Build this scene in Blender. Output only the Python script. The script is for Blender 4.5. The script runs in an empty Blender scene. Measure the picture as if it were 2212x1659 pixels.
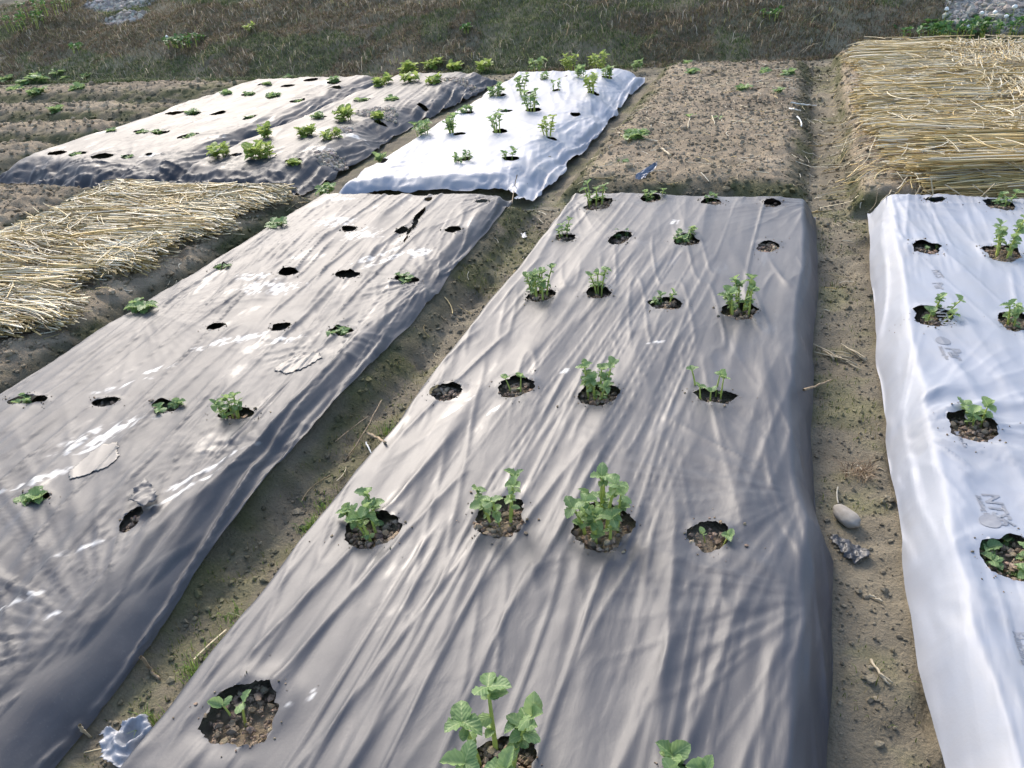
import bpy, bmesh, math, random
import numpy as np
from mathutils import Matrix, Vector

# ------------------------------------------------------------------ camera
scn = bpy.context.scene
col = scn.collection
FOC, CX, CY, CAMZ = 1725.0, 1106.0, 829.5, 1.61
RW = np.array([[0.94775739, -0.09041026, -0.30591161],
               [0.30867211, 0.50188492, 0.80798085],
               [-0.08048266, 0.86019621, -0.50357227]])
cam_d = bpy.data.cameras.new('camera'); cam = bpy.data.objects.new('camera', cam_d)
col.objects.link(cam)
cam_d.sensor_width = 36.0; cam_d.lens = 36.0 * FOC / 2212.0
cam_d.clip_start = 0.05; cam_d.clip_end = 3000
cam.matrix_world = Matrix(((RW[0][0], RW[0][1], -RW[0][2], 0), (RW[1][0], RW[1][1], -RW[1][2], 0),
                           (RW[2][0], RW[2][1], -RW[2][2], CAMZ), (0, 0, 0, 1)))
scn.camera = cam

# ------------------------------------------------------------------ sky, sun, exposure
SUN_EL, SUN_AZ = 36.0, -37.0          # azimuth measured from +Y, negative to the left
w = bpy.data.worlds.new('World'); scn.world = w; w.use_nodes = True
nt = w.node_tree; bg = nt.nodes['Background']
sky = nt.nodes.new('ShaderNodeTexSky'); sky.sky_type = 'NISHITA'; sky.sun_disc = False
sky.sun_elevation = math.radians(SUN_EL); sky.sun_rotation = math.radians(SUN_AZ)
sky.air_density = 1.0; sky.dust_density = 2.7; sky.ozone_density = 1.0
nt.links.new(sky.outputs[0], bg.inputs[0]); bg.inputs[1].default_value = 0.15
sd = bpy.data.lights.new('sun', 'SUN'); sun = bpy.data.objects.new('sun', sd); col.objects.link(sun)
sd.energy = 1.1; sd.angle = math.radians(18.0); sd.color = (1.0, 0.94, 0.86)
sv = Vector((math.sin(math.radians(SUN_AZ)) * math.cos(math.radians(SUN_EL)),
             math.cos(math.radians(SUN_AZ)) * math.cos(math.radians(SUN_EL)), math.sin(math.radians(SUN_EL))))
sun.rotation_euler = sv.to_track_quat('Z', 'Y').to_euler(); sun.location = sv * 30
scn.view_settings.view_transform = 'Standard'; scn.view_settings.look = 'None'
scn.view_settings.gamma = 1.0; scn.view_settings.use_curve_mapping = False
scn.view_settings.exposure = 1.3
scn.render.engine = 'CYCLES'

# ------------------------------------------------------------------ helpers
rng = np.random.default_rng(7)
random.seed(7)
ZT = 0.16                                            # height of a bed top above the furrows


def PX(px, py, z=ZT):
    """point of the place seen at a spot of the photograph (2212 px wide) at height z"""
    v = RW @ np.array([px - CX, -(py - CY), FOC])
    t = (z - CAMZ) / v[2]
    return np.array([v[0] * t, v[1] * t, z])


def _hash(ix, iy, s):
    h = (ix.astype(np.int64) * 374761393 + iy.astype(np.int64) * 668265263 + s * 974634777) & 0x7fffffff
    h = ((h ^ (h >> 13)) * 1274126177) & 0x7fffffff
    h = (h ^ (h >> 16)) & 0xffff
    return h / 65535.0


def noise(x, y, s=0):
    x = np.asarray(x, float); y = np.asarray(y, float)
    ix = np.floor(x); iy = np.floor(y); fx = x - ix; fy = y - iy
    fx = fx * fx * fx * (fx * (fx * 6 - 15) + 10); fy = fy * fy * fy * (fy * (fy * 6 - 15) + 10)
    a = _hash(ix, iy, s); b = _hash(ix + 1, iy, s); c = _hash(ix, iy + 1, s); d = _hash(ix + 1, iy + 1, s)
    return a + (b - a) * fx + (c - a) * fy + (a - b - c + d) * fx * fy


def fbm(x, y, s=0, o=4):
    r = 0; a = 0.5; t = 0
    for k in range(o):
        r = r + a * noise(x * 2 ** k + 17.3 * k, y * 2 ** k - 9.1 * k, s + k); t += a; a *= 0.5
    return r / t


def sstep(a, b, x):
    t = np.clip((x - a) / (b - a), 0, 1)
    return t * t * (3 - 2 * t)


def mesh_np(name, V, F, smooth=True):
    """F: (n,3) or (n,4) int array"""
    me = bpy.data.meshes.new(name)
    V = np.ascontiguousarray(V, dtype=np.float32); F = np.ascontiguousarray(F, dtype=np.int32)
    n, k = F.shape
    me.vertices.add(len(V)); me.vertices.foreach_set('co', V.ravel())
    me.loops.add(n * k); me.loops.foreach_set('vertex_index', F.ravel())
    me.polygons.add(n); me.polygons.foreach_set('loop_start', np.arange(0, n * k, k, dtype=np.int32))
    me.polygons.foreach_set('loop_total', np.full(n, k, dtype=np.int32))
    me.polygons.foreach_set('use_smooth', np.full(n, smooth, dtype=bool))
    me.update(calc_edges=True); me.validate()
    return me


def set_col(me, name, C):
    at = me.color_attributes.new(name, 'FLOAT_COLOR', 'POINT')
    C4 = np.ones((len(me.vertices), 4), dtype=np.float32); C4[:, :C.shape[1]] = C
    at.data.foreach_set('color', C4.ravel())


def link(name, me, mat=None, parent=None):
    o = bpy.data.objects.new(name, me); col.objects.link(o)
    if mat is not None and len(me.materials) == 0: me.materials.append(mat)
    if parent is not None: o.parent = parent
    return o


def empty(name, loc=(0, 0, 0)):
    o = bpy.data.objects.new(name, None); col.objects.link(o); o.location = loc
    o.empty_display_size = 0.05
    return o


def tag(o, label=None, cat=None, group=None, kind=None):
    if label: o['label'] = label
    if cat: o['category'] = cat
    if group: o['group'] = group
    if kind: o['kind'] = kind
    return o


# ------------------------------------------------------------------ materials
def new_mat(name):
    m = bpy.data.materials.new(name); m.use_nodes = True
    t = m.node_tree; return m, t, t.nodes['Principled BSDF'], t.nodes['Material Output']


def N(t, typ, **kw):
    n = t.nodes.new(typ)
    for k, v in kw.items():
        if k in n.inputs.keys(): n.inputs[k].default_value = v
        else: setattr(n, k, v)
    return n


def ramp(t, fac, stops):
    r = t.nodes.new('ShaderNodeValToRGB'); t.links.new(fac, r.inputs[0])
    el = r.color_ramp.elements
    while len(el) < len(stops): el.new(0.5)
    for e, (p, c) in zip(el, stops):
        e.position = p; e.color = (*c, 1) if len(c) == 3 else c
    return r.outputs[0]


def mapping(t, scale, rot=(0, 0, 0)):
    tc = t.nodes.new('ShaderNodeTexCoord'); mp = t.nodes.new('ShaderNodeMapping')
    mp.inputs['Scale'].default_value = scale; mp.inputs['Rotation'].default_value = rot
    t.links.new(tc.outputs['Object'], mp.inputs[0]); return mp.outputs[0]


def ntex(t, vec, scale, detail=4, rough=0.6, dist=0.0):
    n = t.nodes.new('ShaderNodeTexNoise'); n.inputs['Scale'].default_value = scale
    n.inputs['Detail'].default_value = detail; n.inputs['Roughness'].default_value = rough
    n.inputs['Distortion'].default_value = dist
    t.links.new(vec, n.inputs['Vector']); return n.outputs['Fac']


def bump(t, h, strength, dist, prev=None):
    b = t.nodes.new('ShaderNodeBump'); b.inputs['Strength'].default_value = strength
    b.inputs['Distance'].default_value = dist; t.links.new(h, b.inputs['Height'])
    if prev is not None: t.links.new(prev, b.inputs['Normal'])
    return b.outputs[0]


def mixc(t, fac, a, b):
    m = t.nodes.new('ShaderNodeMix'); m.data_type = 'RGBA'
    for sock, v in ((m.inputs[0], fac), (m.inputs[6], a), (m.inputs[7], b)):
        if hasattr(v, 'is_linked'): t.links.new(v, sock)
        elif isinstance(v, tuple): sock.default_value = (*v, 1)
        else: sock.default_value = v
    return m.outputs[2]


def film_mat(name, base, dust, dust_amt, rough, glossy, spec=.42):
    m, t, p, o = new_mat(name)
    v = mapping(t, (1, 1, 1)); vs = mapping(t, (1, 0.32, 1), (0, 0, 0.12))
    n1 = ntex(t, v, 3.0, 6, 0.65); n2 = ntex(t, vs, 26, 4, 0.62, 0.6)
    n3 = ntex(t, v, 140, 3, 0.6); n4 = ntex(t, vs, 7, 5, 0.6, 0.4)
    d = ramp(t, n1, [(0.44, (0, 0, 0)), (0.72, (dust_amt,) * 3)])
    fine = ramp(t, n3, [(0.60, (0, 0, 0)), (0.74, (dust_amt * .6,) * 3)])
    c = mixc(t, d, base, dust); c = mixc(t, fine, c, dust)
    sa = t.nodes.new('ShaderNodeVertexColor'); sa.layer_name = 'glint'; sf = t.nodes.new('ShaderNodeSeparateColor'); t.links.new(sa.outputs[0], sf.inputs[0])
    c = mixc(t, sf.outputs[0], c, (0.74, 0.73, 0.69))                # sun glints painted white into the film colour
    t.links.new(c, p.inputs['Base Color'])
    # wet / polished blotches and streaks against the dull film
    r = ramp(t, n4, [(0.0, (rough + .10,) * 3), (0.60, (rough,) * 3), (0.66, (glossy,) * 3), (0.72, (glossy,) * 3), (0.76, (rough,) * 3)])
    t.links.new(r, p.inputs['Roughness'])
    rd = t.nodes.new('ShaderNodeTexNoise'); rd.noise_type = 'RIDGED_MULTIFRACTAL'; rd.inputs['Scale'].default_value = 12; rd.inputs['Detail'].default_value = 4; rd.inputs['Roughness'].default_value = .55
    t.links.new(mapping(t, (1, .07, 1), (0, 0, -.06)), rd.inputs['Vector'])
    wp = t.nodes.new('ShaderNodeVectorMath'); wp.operation = 'MULTIPLY_ADD'; wn = t.nodes.new('ShaderNodeTexNoise'); wn.inputs['Scale'].default_value = 3.0
    t.links.new(v, wn.inputs['Vector']); t.links.new(wn.outputs['Color'], wp.inputs[0]); wp.inputs[1].default_value = (.16, .16, 0)
    t.links.new(mapping(t, (1, .26, 0), (0, 0, .05)), wp.inputs[2])
    vo = t.nodes.new('ShaderNodeTexVoronoi'); vo.feature = 'F1'; vo.inputs['Scale'].default_value = 15; vo.inputs['Randomness'].default_value = 1.0
    t.links.new(wp.outputs[0], vo.inputs['Vector'])
    vo2 = t.nodes.new('ShaderNodeTexVoronoi'); vo2.feature = 'F1'; vo2.inputs['Scale'].default_value = 42; t.links.new(wp.outputs[0], vo2.inputs['Vector'])
    ad = t.nodes.new('ShaderNodeMath'); ad.operation = 'MULTIPLY_ADD'; t.links.new(vo2.outputs['Distance'], ad.inputs[0]); ad.inputs[1].default_value = .38; t.links.new(vo.outputs['Distance'], ad.inputs[2])
    mk = ramp(t, ntex(t, v, 2.2, 3, .5), [(0.38, (.15, .15, .15)), (0.64, (1, 1, 1))])
    fx = t.nodes.new('ShaderNodeMath'); fx.operation = 'MULTIPLY'; t.links.new(ad.outputs[0], fx.inputs[0]); t.links.new(mk, fx.inputs[1])
    b = bump(t, rd.outputs['Fac'], 0.36, 0.012); b = bump(t, fx.outputs[0], 0.14, 0.012, b); b = bump(t, n2, 0.15, 0.004, b); b = bump(t, n3, 0.10, 0.002, b)
    t.links.new(b, p.inputs['Normal'])
    p.inputs['Specular IOR Level'].default_value = spec
    return m


M = {}
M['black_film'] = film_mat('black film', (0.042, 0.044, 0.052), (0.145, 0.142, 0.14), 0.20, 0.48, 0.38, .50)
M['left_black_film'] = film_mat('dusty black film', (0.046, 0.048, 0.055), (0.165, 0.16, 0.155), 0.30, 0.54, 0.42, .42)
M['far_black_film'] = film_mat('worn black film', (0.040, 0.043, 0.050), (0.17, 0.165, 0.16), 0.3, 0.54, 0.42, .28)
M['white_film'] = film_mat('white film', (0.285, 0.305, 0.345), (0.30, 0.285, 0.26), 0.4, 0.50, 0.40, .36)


def vcol_mat(name, attr, rough=0.95, var=0.25, bscale=60, bstr=0.6, bdist=0.01, trans=0.0, spec=0.2):
    m, t, p, o = new_mat(name)
    a = t.nodes.new('ShaderNodeVertexColor'); a.layer_name = attr
    v = mapping(t, (1, 1, 1)); n1 = ntex(t, v, bscale, 5, 0.65); n2 = ntex(t, v, bscale * 0.13, 4, 0.6)
    mm = t.nodes.new('ShaderNodeMath'); mm.operation = 'MULTIPLY_ADD'
    t.links.new(n1, mm.inputs[0]); mm.inputs[1].default_value = var * 2; mm.inputs[2].default_value = 1 - var
    m2 = t.nodes.new('ShaderNodeMath'); m2.operation = 'MULTIPLY_ADD'
    t.links.new(n2, m2.inputs[0]); m2.inputs[1].default_value = var * 1.6; m2.inputs[2].default_value = 1 - var * .8
    m3 = t.nodes.new('ShaderNodeMath'); m3.operation = 'MULTIPLY'
    t.links.new(mm.outputs[0], m3.inputs[0]); t.links.new(m2.outputs[0], m3.inputs[1])
    vm = t.nodes.new('ShaderNodeVectorMath'); vm.operation = 'SCALE'
    t.links.new(a.outputs[0], vm.inputs[0]); t.links.new(m3.outputs[0], vm.inputs['Scale'])
    t.links.new(vm.outputs[0], p.inputs['Base Color'])
    p.inputs['Roughness'].default_value = rough; p.inputs['Specular IOR Level'].default_value = spec
    if bstr > 0: t.links.new(bump(t, n1, bstr, bdist), p.inputs['Normal'])
    if trans > 0:
        tr = t.nodes.new('ShaderNodeBsdfTranslucent'); t.links.new(vm.outputs[0], tr.inputs[0])
        mx = t.nodes.new('ShaderNodeMixShader'); mx.inputs[0].default_value = trans
        t.links.new(p.outputs[0], mx.inputs[1]); t.links.new(tr.outputs[0], mx.inputs[2])
        t.links.new(mx.outputs[0], o.inputs[0])
    return m


M['soil'] = vcol_mat('soil', 'tint', 0.95, 0.32, 90, 0.9, 0.012)
M['clod'] = vcol_mat('clods', 'tint', 0.95, 0.30, 130, 0.8, 0.006)
M['grass'] = vcol_mat('grass blades', 'tint', 0.7, 0.15, 30, 0, 0, 0.35)
M['straw'] = vcol_mat('straw', 'tint', 0.5, 0.12, 60, 0, 0, 0.18, 0.4)


def simple_mat(name, c1, c2, scale, rough, bstr=0.4, bdist=0.004, sc=(1, 1, 1), spec=0.3):
    m, t, p, o = new_mat(name); v = mapping(t, sc); n = ntex(t, v, scale, 5, 0.62)
    t.links.new(ramp(t, n, [(0.3, c1), (0.7, c2)]), p.inputs['Base Color'])
    p.inputs['Roughness'].default_value = rough; p.inputs['Specular IOR Level'].default_value = spec
    t.links.new(bump(t, n, bstr, bdist), p.inputs['Normal']); return m


M['stone'] = simple_mat('pale stone', (0.27, 0.24, 0.20), (0.38, 0.35, 0.30), 30, 0.8)
M['twig'] = simple_mat('dry twig', (0.19, 0.13, 0.075), (0.40, 0.31, 0.20), 60, 0.8)
M['dead_straw'] = simple_mat('weathered straw', (0.36, 0.29, 0.18), (0.55, 0.47, 0.33), 40, 0.7)
M['scrap_silver'] = simple_mat('silver film scrap', (0.22, 0.235, 0.26), (0.32, 0.335, 0.36), 30, 0.35, 0.6, 0.006, spec=0.5)
M['scrap_black'] = simple_mat('black film scrap', (0.03, 0.032, 0.036), (0.07, 0.07, 0.072), 40, 0.38, 0.8, 0.006, spec=0.5)
M['scrap_blue'] = simple_mat('blue grey film scrap', (0.10, 0.12, 0.16), (0.18, 0.20, 0.25), 30, 0.35, 0.6, 0.006, spec=0.5)
M['print'] = simple_mat('grey print', (0.20, 0.205, 0.225), (0.24, 0.25, 0.27), 40, 0.5, 0.0)
M['mud_skin'] = simple_mat('dried mud skin', (0.22, 0.20, 0.175), (0.28, 0.255, 0.22), 9, 0.5, 0.15)
M['petal'] = simple_mat('white petals', (0.72, 0.72, 0.66), (0.82, 0.82, 0.78), 40, 0.7, 0.1)


def leaf_mat(name, c_dark, c_light, vein, trans):
    m, t, p, o = new_mat(name)
    tc = t.nodes.new('ShaderNodeTexCoord')
    wv = t.nodes.new('ShaderNodeTexWave'); wv.wave_type = 'BANDS'; wv.bands_direction = 'DIAGONAL'
    sep = t.nodes.new('ShaderNodeSeparateXYZ'); t.links.new(tc.outputs['Object'], sep.inputs[0])
    ab = t.nodes.new('ShaderNodeMath'); ab.operation = 'ABSOLUTE'; t.links.new(sep.outputs[1], ab.inputs[0])
    cmb = t.nodes.new('ShaderNodeCombineXYZ'); ng = t.nodes.new('ShaderNodeMath'); ng.operation = 'MULTIPLY'
    t.links.new(ab.outputs[0], ng.inputs[0]); ng.inputs[1].default_value = -1.1
    t.links.new(sep.outputs[0], cmb.inputs[0]); t.links.new(ng.outputs[0], cmb.inputs[1])
    t.links.new(cmb.outputs[0], wv.inputs['Vector']); wv.inputs['Scale'].default_value = 3.2
    wv.inputs['Distortion'].default_value = 0.6
    oi = t.nodes.new('ShaderNodeObjectInfo')
    base = mixc(t, oi.outputs['Random'], c_dark, c_light)
    vf = ramp(t, wv.outputs['Fac'], [(0.70, (0, 0, 0)), (0.98, (0.28, 0.28, 0.28))])
    mid = ramp(t, ab.outputs[0], [(0.012, (0.75, 0.75, 0.75)), (0.035, (0, 0, 0))])
    c = mixc(t, vf, base, vein); c = mixc(t, mid, c, vein)
    t.links.new(c, p.inputs['Base Color']); p.inputs['Roughness'].default_value = 0.5
    p.inputs['Specular IOR Level'].default_value = 0.4
    t.links.new(bump(t, wv.outputs['Fac'], 0.18, 0.03), p.inputs['Normal'])
    tr = t.nodes.new('ShaderNodeBsdfTranslucent')
    tm = mixc(t, 0.5, c, vein); t.links.new(tm, tr.inputs[0])
    mx = t.nodes.new('ShaderNodeMixShader'); mx.inputs[0].default_value = trans
    t.links.new(p.outputs[0], mx.inputs[1]); t.links.new(tr.outputs[0], mx.inputs[2])
    t.links.new(mx.outputs[0], o.inputs[0]); return m


M['leaf'] = leaf_mat('potato leaf', (0.15, 0.26, 0.10), (0.26, 0.38, 0.145), (0.40, 0.50, 0.22), 0.42)
M['leaf_young'] = leaf_mat('young yellow green leaf', (0.22, 0.33, 0.065), (0.34, 0.44, 0.10), (0.45, 0.52, 0.18), 0.45)
M['leaf_weed'] = leaf_mat('weed leaf', (0.05, 0.13, 0.03), (0.09, 0.20, 0.05), (0.14, 0.26, 0.08), 0.3)
M['stem'] = simple_mat('potato stem', (0.30, 0.36, 0.065), (0.44, 0.47, 0.12), 60, 0.5, 0.2)

# ------------------------------------------------------------------ layout of the plot (metres)
# bed rectangles: x0, x1, y0, y1 at the foot
SOIL_BEDS = [  # x0,x1,y0,y1,height,shoulder,roughness
    (-2.92, -1.44, -0.6, 4.54, 0.120, 0.24, 0.006),     # under near left film
    (-1.26, 0.14, -0.6, 4.61, 0.132, 0.10, 0.006),      # under near middle film
    (0.45, 1.80, -0.6, 4.66, 0.132, 0.10, 0.006),       # under near white film
    (-6.30, -4.58, 5.02, 8.85, 0.105, 0.20, 0.010),     # far film beds
    (-4.44, -3.38, 4.92, 8.85, 0.100, 0.20, 0.010),
    (-2.92, -1.58, 4.84, 8.85, 0.102, 0.14, 0.010),
    (-1.42, 0.14, 4.84, 9.25, 0.135, 0.28, 0.010),      # bare bed
    (0.32, 2.60, 4.72, 9.55, 0.160, 0.16, 0.020),       # right straw bed
    (-4.75, -2.99, -0.6, 4.62, 0.165, 0.26, 0.022),     # left straw bed
    (-6.60, -4.82, -0.6, 4.70, 0.150, 0.22, 0.028),     # soil bed at the far left edge
    (2.05, 3.60, -0.6, 4.55, 0.150, 0.16, 0.020),
    (-8.60, -6.75, -0.6, 4.60, 0.150, 0.22, 0.028),
]
RIDGES = [(8.75, 0.50), (7.55, 0.42), (6.55, 0.42), (5.62, 0.40)]          # ridge beds running along x, x < -6.35


def ground_z(x, y, detail=True):
    x = np.asarray(x, float); y = np.asarray(y, float)
    wx = x + 0.05 * (noise(x * 2.1, y * 2.1, 3) - .5) + 0.03 * (noise(x * 7, y * 7, 4) - .5)
    wy = y + 0.05 * (noise(x * 2.3, y * 2.0, 5) - .5) + 0.03 * (noise(x * 7, y * 7, 6) - .5)
    z = 0.020 * (fbm(x * 1.3, y * 1.3, 11, 3) - .5)
    rough = np.full_like(z, 0.014)
    for (x0, x1, y0, y1, h, sh, ro) in SOIL_BEDS:
        d = np.minimum(np.minimum(wx - x0, x1 - wx), np.minimum(wy - y0, y1 - wy))
        s = np.clip(d / sh, 0, 1); s = 1 - (1 - s) ** 2.4
        z = z + h * s; rough = rough + ro * (s > 0.02)
    m = sstep(-6.35, -6.7, wx) * (wy > 4.9)
    for (yc, hw) in RIDGES:
        d = np.clip(1 - np.abs(wy - yc) / (hw * 1.12), 0, 1)
        s = 1 - (1 - d) ** 2.2
        z = z + (0.09 + .10 * noise(x * .9, y * .5, 8)) * s * m; rough = rough + 0.03 * (s * m > 0.05)
    if detail:
        n = fbm(x * 14, y * 14, 21, 4) - .5
        n2 = np.abs(noise(x * 33, y * 33, 25) - .5)
        z = z + rough * 1.9 * n - rough * 0.7 * n2
        # shallow foot prints along the trodden furrows
        z = z - 0.020 * sstep(0.60, 0.78, noise(x * 4.2, y * 2.6, 31)) * (rough < 0.02)
    return z


def ground_tint(x, y, z):
    """colour of the soil, shade of the bed sides painted in: dry clods on the beds, damp mossy mud in the furrows"""
    n = fbm(x * 1.7, y * 1.7, 41, 4); f = fbm(x * 12, y * 12, 45, 4); g = fbm(x * 4.3, y * 4.3, 49, 4)
    dry = np.array([0.268, 0.214, 0.148]); damp = np.array([0.200, 0.172, 0.122]); moss = np.array([0.140, 0.136, 0.066])
    k = sstep(0.05, 0.12, z)[:, None]
    c = damp[None, :] * (1 - k) + dry[None, :] * k
    mm = (sstep(0.46, 0.66, g * .6 + f * .4) * (0.6 * (1 - k[:, 0]) + 0.10 * k[:, 0]))
    side = sstep(0.015, 0.04, z) * (1 - sstep(0.09, 0.13, z))      # moss likes the bed sides
    mm = np.clip(mm + 0.85 * side * sstep(0.38, 0.58, g), 0, 0.85)[:, None]
    c = c * (1 - mm) + moss[None, :] * mm
    damp_shade = (side * sstep(.30, .55, f * .5 + n * .5))[:, None]                     # damp earth on the bed sides, their shade painted into its colour
    c = c * (1 - damp_shade * .45) * np.array([[1, 1.03, .93]]) ** damp_shade
    return c * (0.62 + 0.76 * n)[:, None] * (0.72 + 0.56 * f)[:, None]


def axis(*segs):
    out = []
    for a, b, st in segs: out.append(np.arange(a, b, st))
    return np.concatenate(out)


def grid_faces(nx, ny):
    i = np.arange(nx - 1)[None, :]; j = np.arange(ny - 1)[:, None]
    a = (j * nx + i).ravel()
    return np.stack([a, a + 1, a + nx + 1, a + nx], 1)


xs = axis((-900, -60, 120), (-60, -16, 4), (-16, -10, 0.25), (-10, -5.2, 0.04), (-5.2, 2.2, 0.02), (2.2, 6, 0.1), (6, 60, 6), (60, 901, 120))
ys = axis((-900, -60, 120), (-60, -6, 6), (-6, 0.2, 0.2), (0.2, 5.2, 0.02), (5.2, 10.6, 0.03), (10.6, 16, 0.3), (16, 60, 4), (60, 901, 120))
gx, gy = np.meshgrid(xs, ys)
gz = ground_z(gx.ravel(), gy.ravel())
GV = np.stack([gx.ravel(), gy.ravel(), gz], 1)
me = mesh_np('ground', GV, grid_faces(len(xs), len(ys)))
set_col(me, 'tint', ground_tint(GV[:, 0], GV[:, 1], GV[:, 2]))
ground = tag(link('ground', me, M['soil']), kind='structure')


# ------------------------------------------------------------------ the grass bank behind the plot
def bank_foot(x):
    return 9.75 + 0.55 * sstep(-0.2, 0.9, x) + 0.22 * (noise(x * 0.9, x * 0 + 3, 61) - .5) + 0.25 * sstep(-6, -12, x)


def bank_z(x, y):
    d = y - bank_foot(x)
    z = np.where(d < 0, d * 0.6, 2.6 * (1 - np.exp(-np.clip(d, 0, None) * 0.20)))
    z = z + (0.12 * (fbm(x * 1.1, y * 1.1, 63, 4) - .5) + 0.10 * (fbm(x * 5, y * 5, 67, 4) - .5)) * sstep(-.1, .5, d)
    return z - 0.02


bx = axis((-400, -30, 30), (-30, -15, 1.0), (-15, 4.5, 0.07), (4.5, 20, 1.0), (20, 401, 30))
by = axis((9.2, 13.0, 0.06), (13, 20, 0.5), (20, 60, 5), (60, 800, 80))
qx, qy = np.meshgrid(bx, by); qz = bank_z(qx.ravel(), qy.ravel())
BV = np.stack([qx.ravel(), qy.ravel(), qz], 1)
me = mesh_np('grass_bank', BV, grid_faces(len(bx), len(by)))


def pale_patch(x, y):
    p = np.zeros_like(x)
    for (px, py, rx, ry) in PALE:
        d = np.hypot((x - px) / rx, (y - py) / ry) + 0.7 * (fbm(x * 5, y * 5, 71, 3) - .5)
        p = np.maximum(p, 1 - sstep(0.75, 1.05, d))
    return p


def on_bank(px, py):
    """the spot of the bank seen at a pixel"""
    v = RW @ np.array([px - CX, -(py - CY), FOC]); t = 8.0 / np.hypot(v[0], v[1])
    for k in range(900):
        q = v * t
        if q[2] + CAMZ < float(bank_z(np.array([q[0]]), np.array([q[1]]))[0]) and q[1] > 9.3: break
        t *= 1.0015
    return np.array([q[0], q[1], q[2] + CAMZ])


PALE = []
for (px, py, rx, ry) in [(262, 12, 0.75, 0.22), (270, 45, 0.42, 0.20), (2170, 14, 0.62, 0.42), (2130, 40, 0.40, 0.22)]:
    q = on_bank(px, py); PALE.append((q[0], q[1], rx, ry))
pp = pale_patch(BV[:, 0], BV[:, 1])[:, None]
bn = fbm(BV[:, 0] * 2, BV[:, 1] * 2, 73, 4)[:, None]; bn2 = fbm(BV[:, 0] * .6, BV[:, 1] * .6, 77, 3)[:, None]
bc = np.array([[0.25, 0.21, 0.15]]) * (1 - bn) + np.array([[0.15, 0.15, 0.085]]) * bn
bc = bc * (1 - pp) + np.array([[0.34, 0.31, 0.27]]) * (.6 + .8 * fbm(BV[:, 0] * 9, BV[:, 1] * 9, 79, 3)[:, None]) * pp
set_col(me, 'tint', bc * (0.7 + 0.6 * bn2))
tag(link('grass_bank', me, M['soil']), kind='structure')


def blades(n, x, y, z, hmin, hmax, wid, cols, lean=0.9, sd=1, weights=None):
    """n bent blades -> one mesh: every blade is 5 vertices, one quad and one triangle split in three triangles"""
    r = np.random.default_rng(sd)
    h = r.uniform(hmin, hmax, n); a = r.uniform(0, 2 * np.pi, n); l = r.uniform(0.15, lean, n) * h
    ca, sa = np.cos(a), np.sin(a); ww = wid * r.uniform(0.6, 1.3, n)
    P0 = np.stack([x - sa * ww, y + ca * ww, z - .01], 1); P1 = np.stack([x + sa * ww, y - ca * ww, z - .01], 1)
    mx, my, mz = x + ca * l * .35, y + sa * l * .35, z + h * .62
    P2 = np.stack([mx - sa * ww * .75, my + ca * ww * .75, mz], 1); P3 = np.stack([mx + sa * ww * .75, my - ca * ww * .75, mz], 1)
    P4 = np.stack([x + ca * l, y + sa * l, z + h * r.uniform(.6, 1.0, n)], 1)
    V = np.stack([P0, P1, P2, P3, P4], 1).reshape(-1, 3)
    b = (np.arange(n) * 5)[:, None]
    F = np.concatenate([b + np.array([[0, 1, 3]]), b + np.array([[0, 3, 2]]), b + np.array([[2, 3, 4]])], 0)
    ci = r.choice(len(cols), n, p=weights); C = np.array(cols)[ci] * r.uniform(0.7, 1.3, (n, 1))
    return V, F, np.repeat(C, 5, 0)


nb = 190000
r = np.random.default_rng(5)
x = r.uniform(-14.5, 3.6, nb); d = r.uniform(-.12, 2.4, nb); y = bank_foot(x) + d
keep = (pale_patch(x, y) < 0.4) & (fbm(x * 2.2, y * 2.2, 81, 3) > r.uniform(0.0, 0.44, nb)); x, y = x[keep], y[keep]
z = np.maximum(bank_z(x, y), ground_z(x, y, False))
gm = fbm(x * .9, y * .9, 83, 3)
V, F, C = blades(len(x), x, y, z, 0.02, 0.062, 0.0034,
                 [(0.145, 0.145, 0.066), (0.21, 0.18, 0.115), (0.095, 0.115, 0.055), (0.32, 0.28, 0.20), (0.16, 0.13, 0.09)],
                 2.6, 3, [0.27, 0.24, 0.22, 0.09, 0.18])
gr = np.repeat(gm, 5)[:, None]
C = C * np.where(gr > .5, np.array([[0.80, 1.06, 0.8]]), np.array([[1.08, 0.95, 1.0]]))
n2 = 5200; x2 = r.uniform(-14.5, 3.6, n2); y2 = bank_foot(x2) + r.uniform(-.1, 1.9, n2)
k2 = (fbm(x2 * 1.5, y2 * 1.5, 85, 3) > .42) & (pale_patch(x2, y2) < .4); x2, y2 = x2[k2], y2[k2]
V2, F2, C2 = blades(len(x2), x2, y2, bank_z(x2, y2), .05, .15, .0042, [(.46, .40, .29), (.36, .29, .19), (.26, .27, .12), (.52, .47, .38)], 2.6, 87)
F = np.concatenate([F, F2 + len(V)]); V = np.concatenate([V, V2]); C = np.concatenate([C, C2])
me = mesh_np('dry_grass', V, F, False); set_col(me, 'tint', C)
tag(link('dry_grass', me, M['grass']), 'short dry brown and green grass covering the shaded bank', 'grass', kind='stuff')


# ------------------------------------------------------------------ plastic film sheets
FOLDS = [(0.00, .24, 1.8, .0130, .30, 1.1), (0.12, .13, 1.3, .0085, .36, 1.15), (-0.12, .10, 1.1, .0080, .40, 4), (0.03, .050, 1.0, .0060, .38, 5), (0.26, .060, .6, .0040, .50, 4), (-0.05, .026, .8, .0034, .34, 5)]


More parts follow.
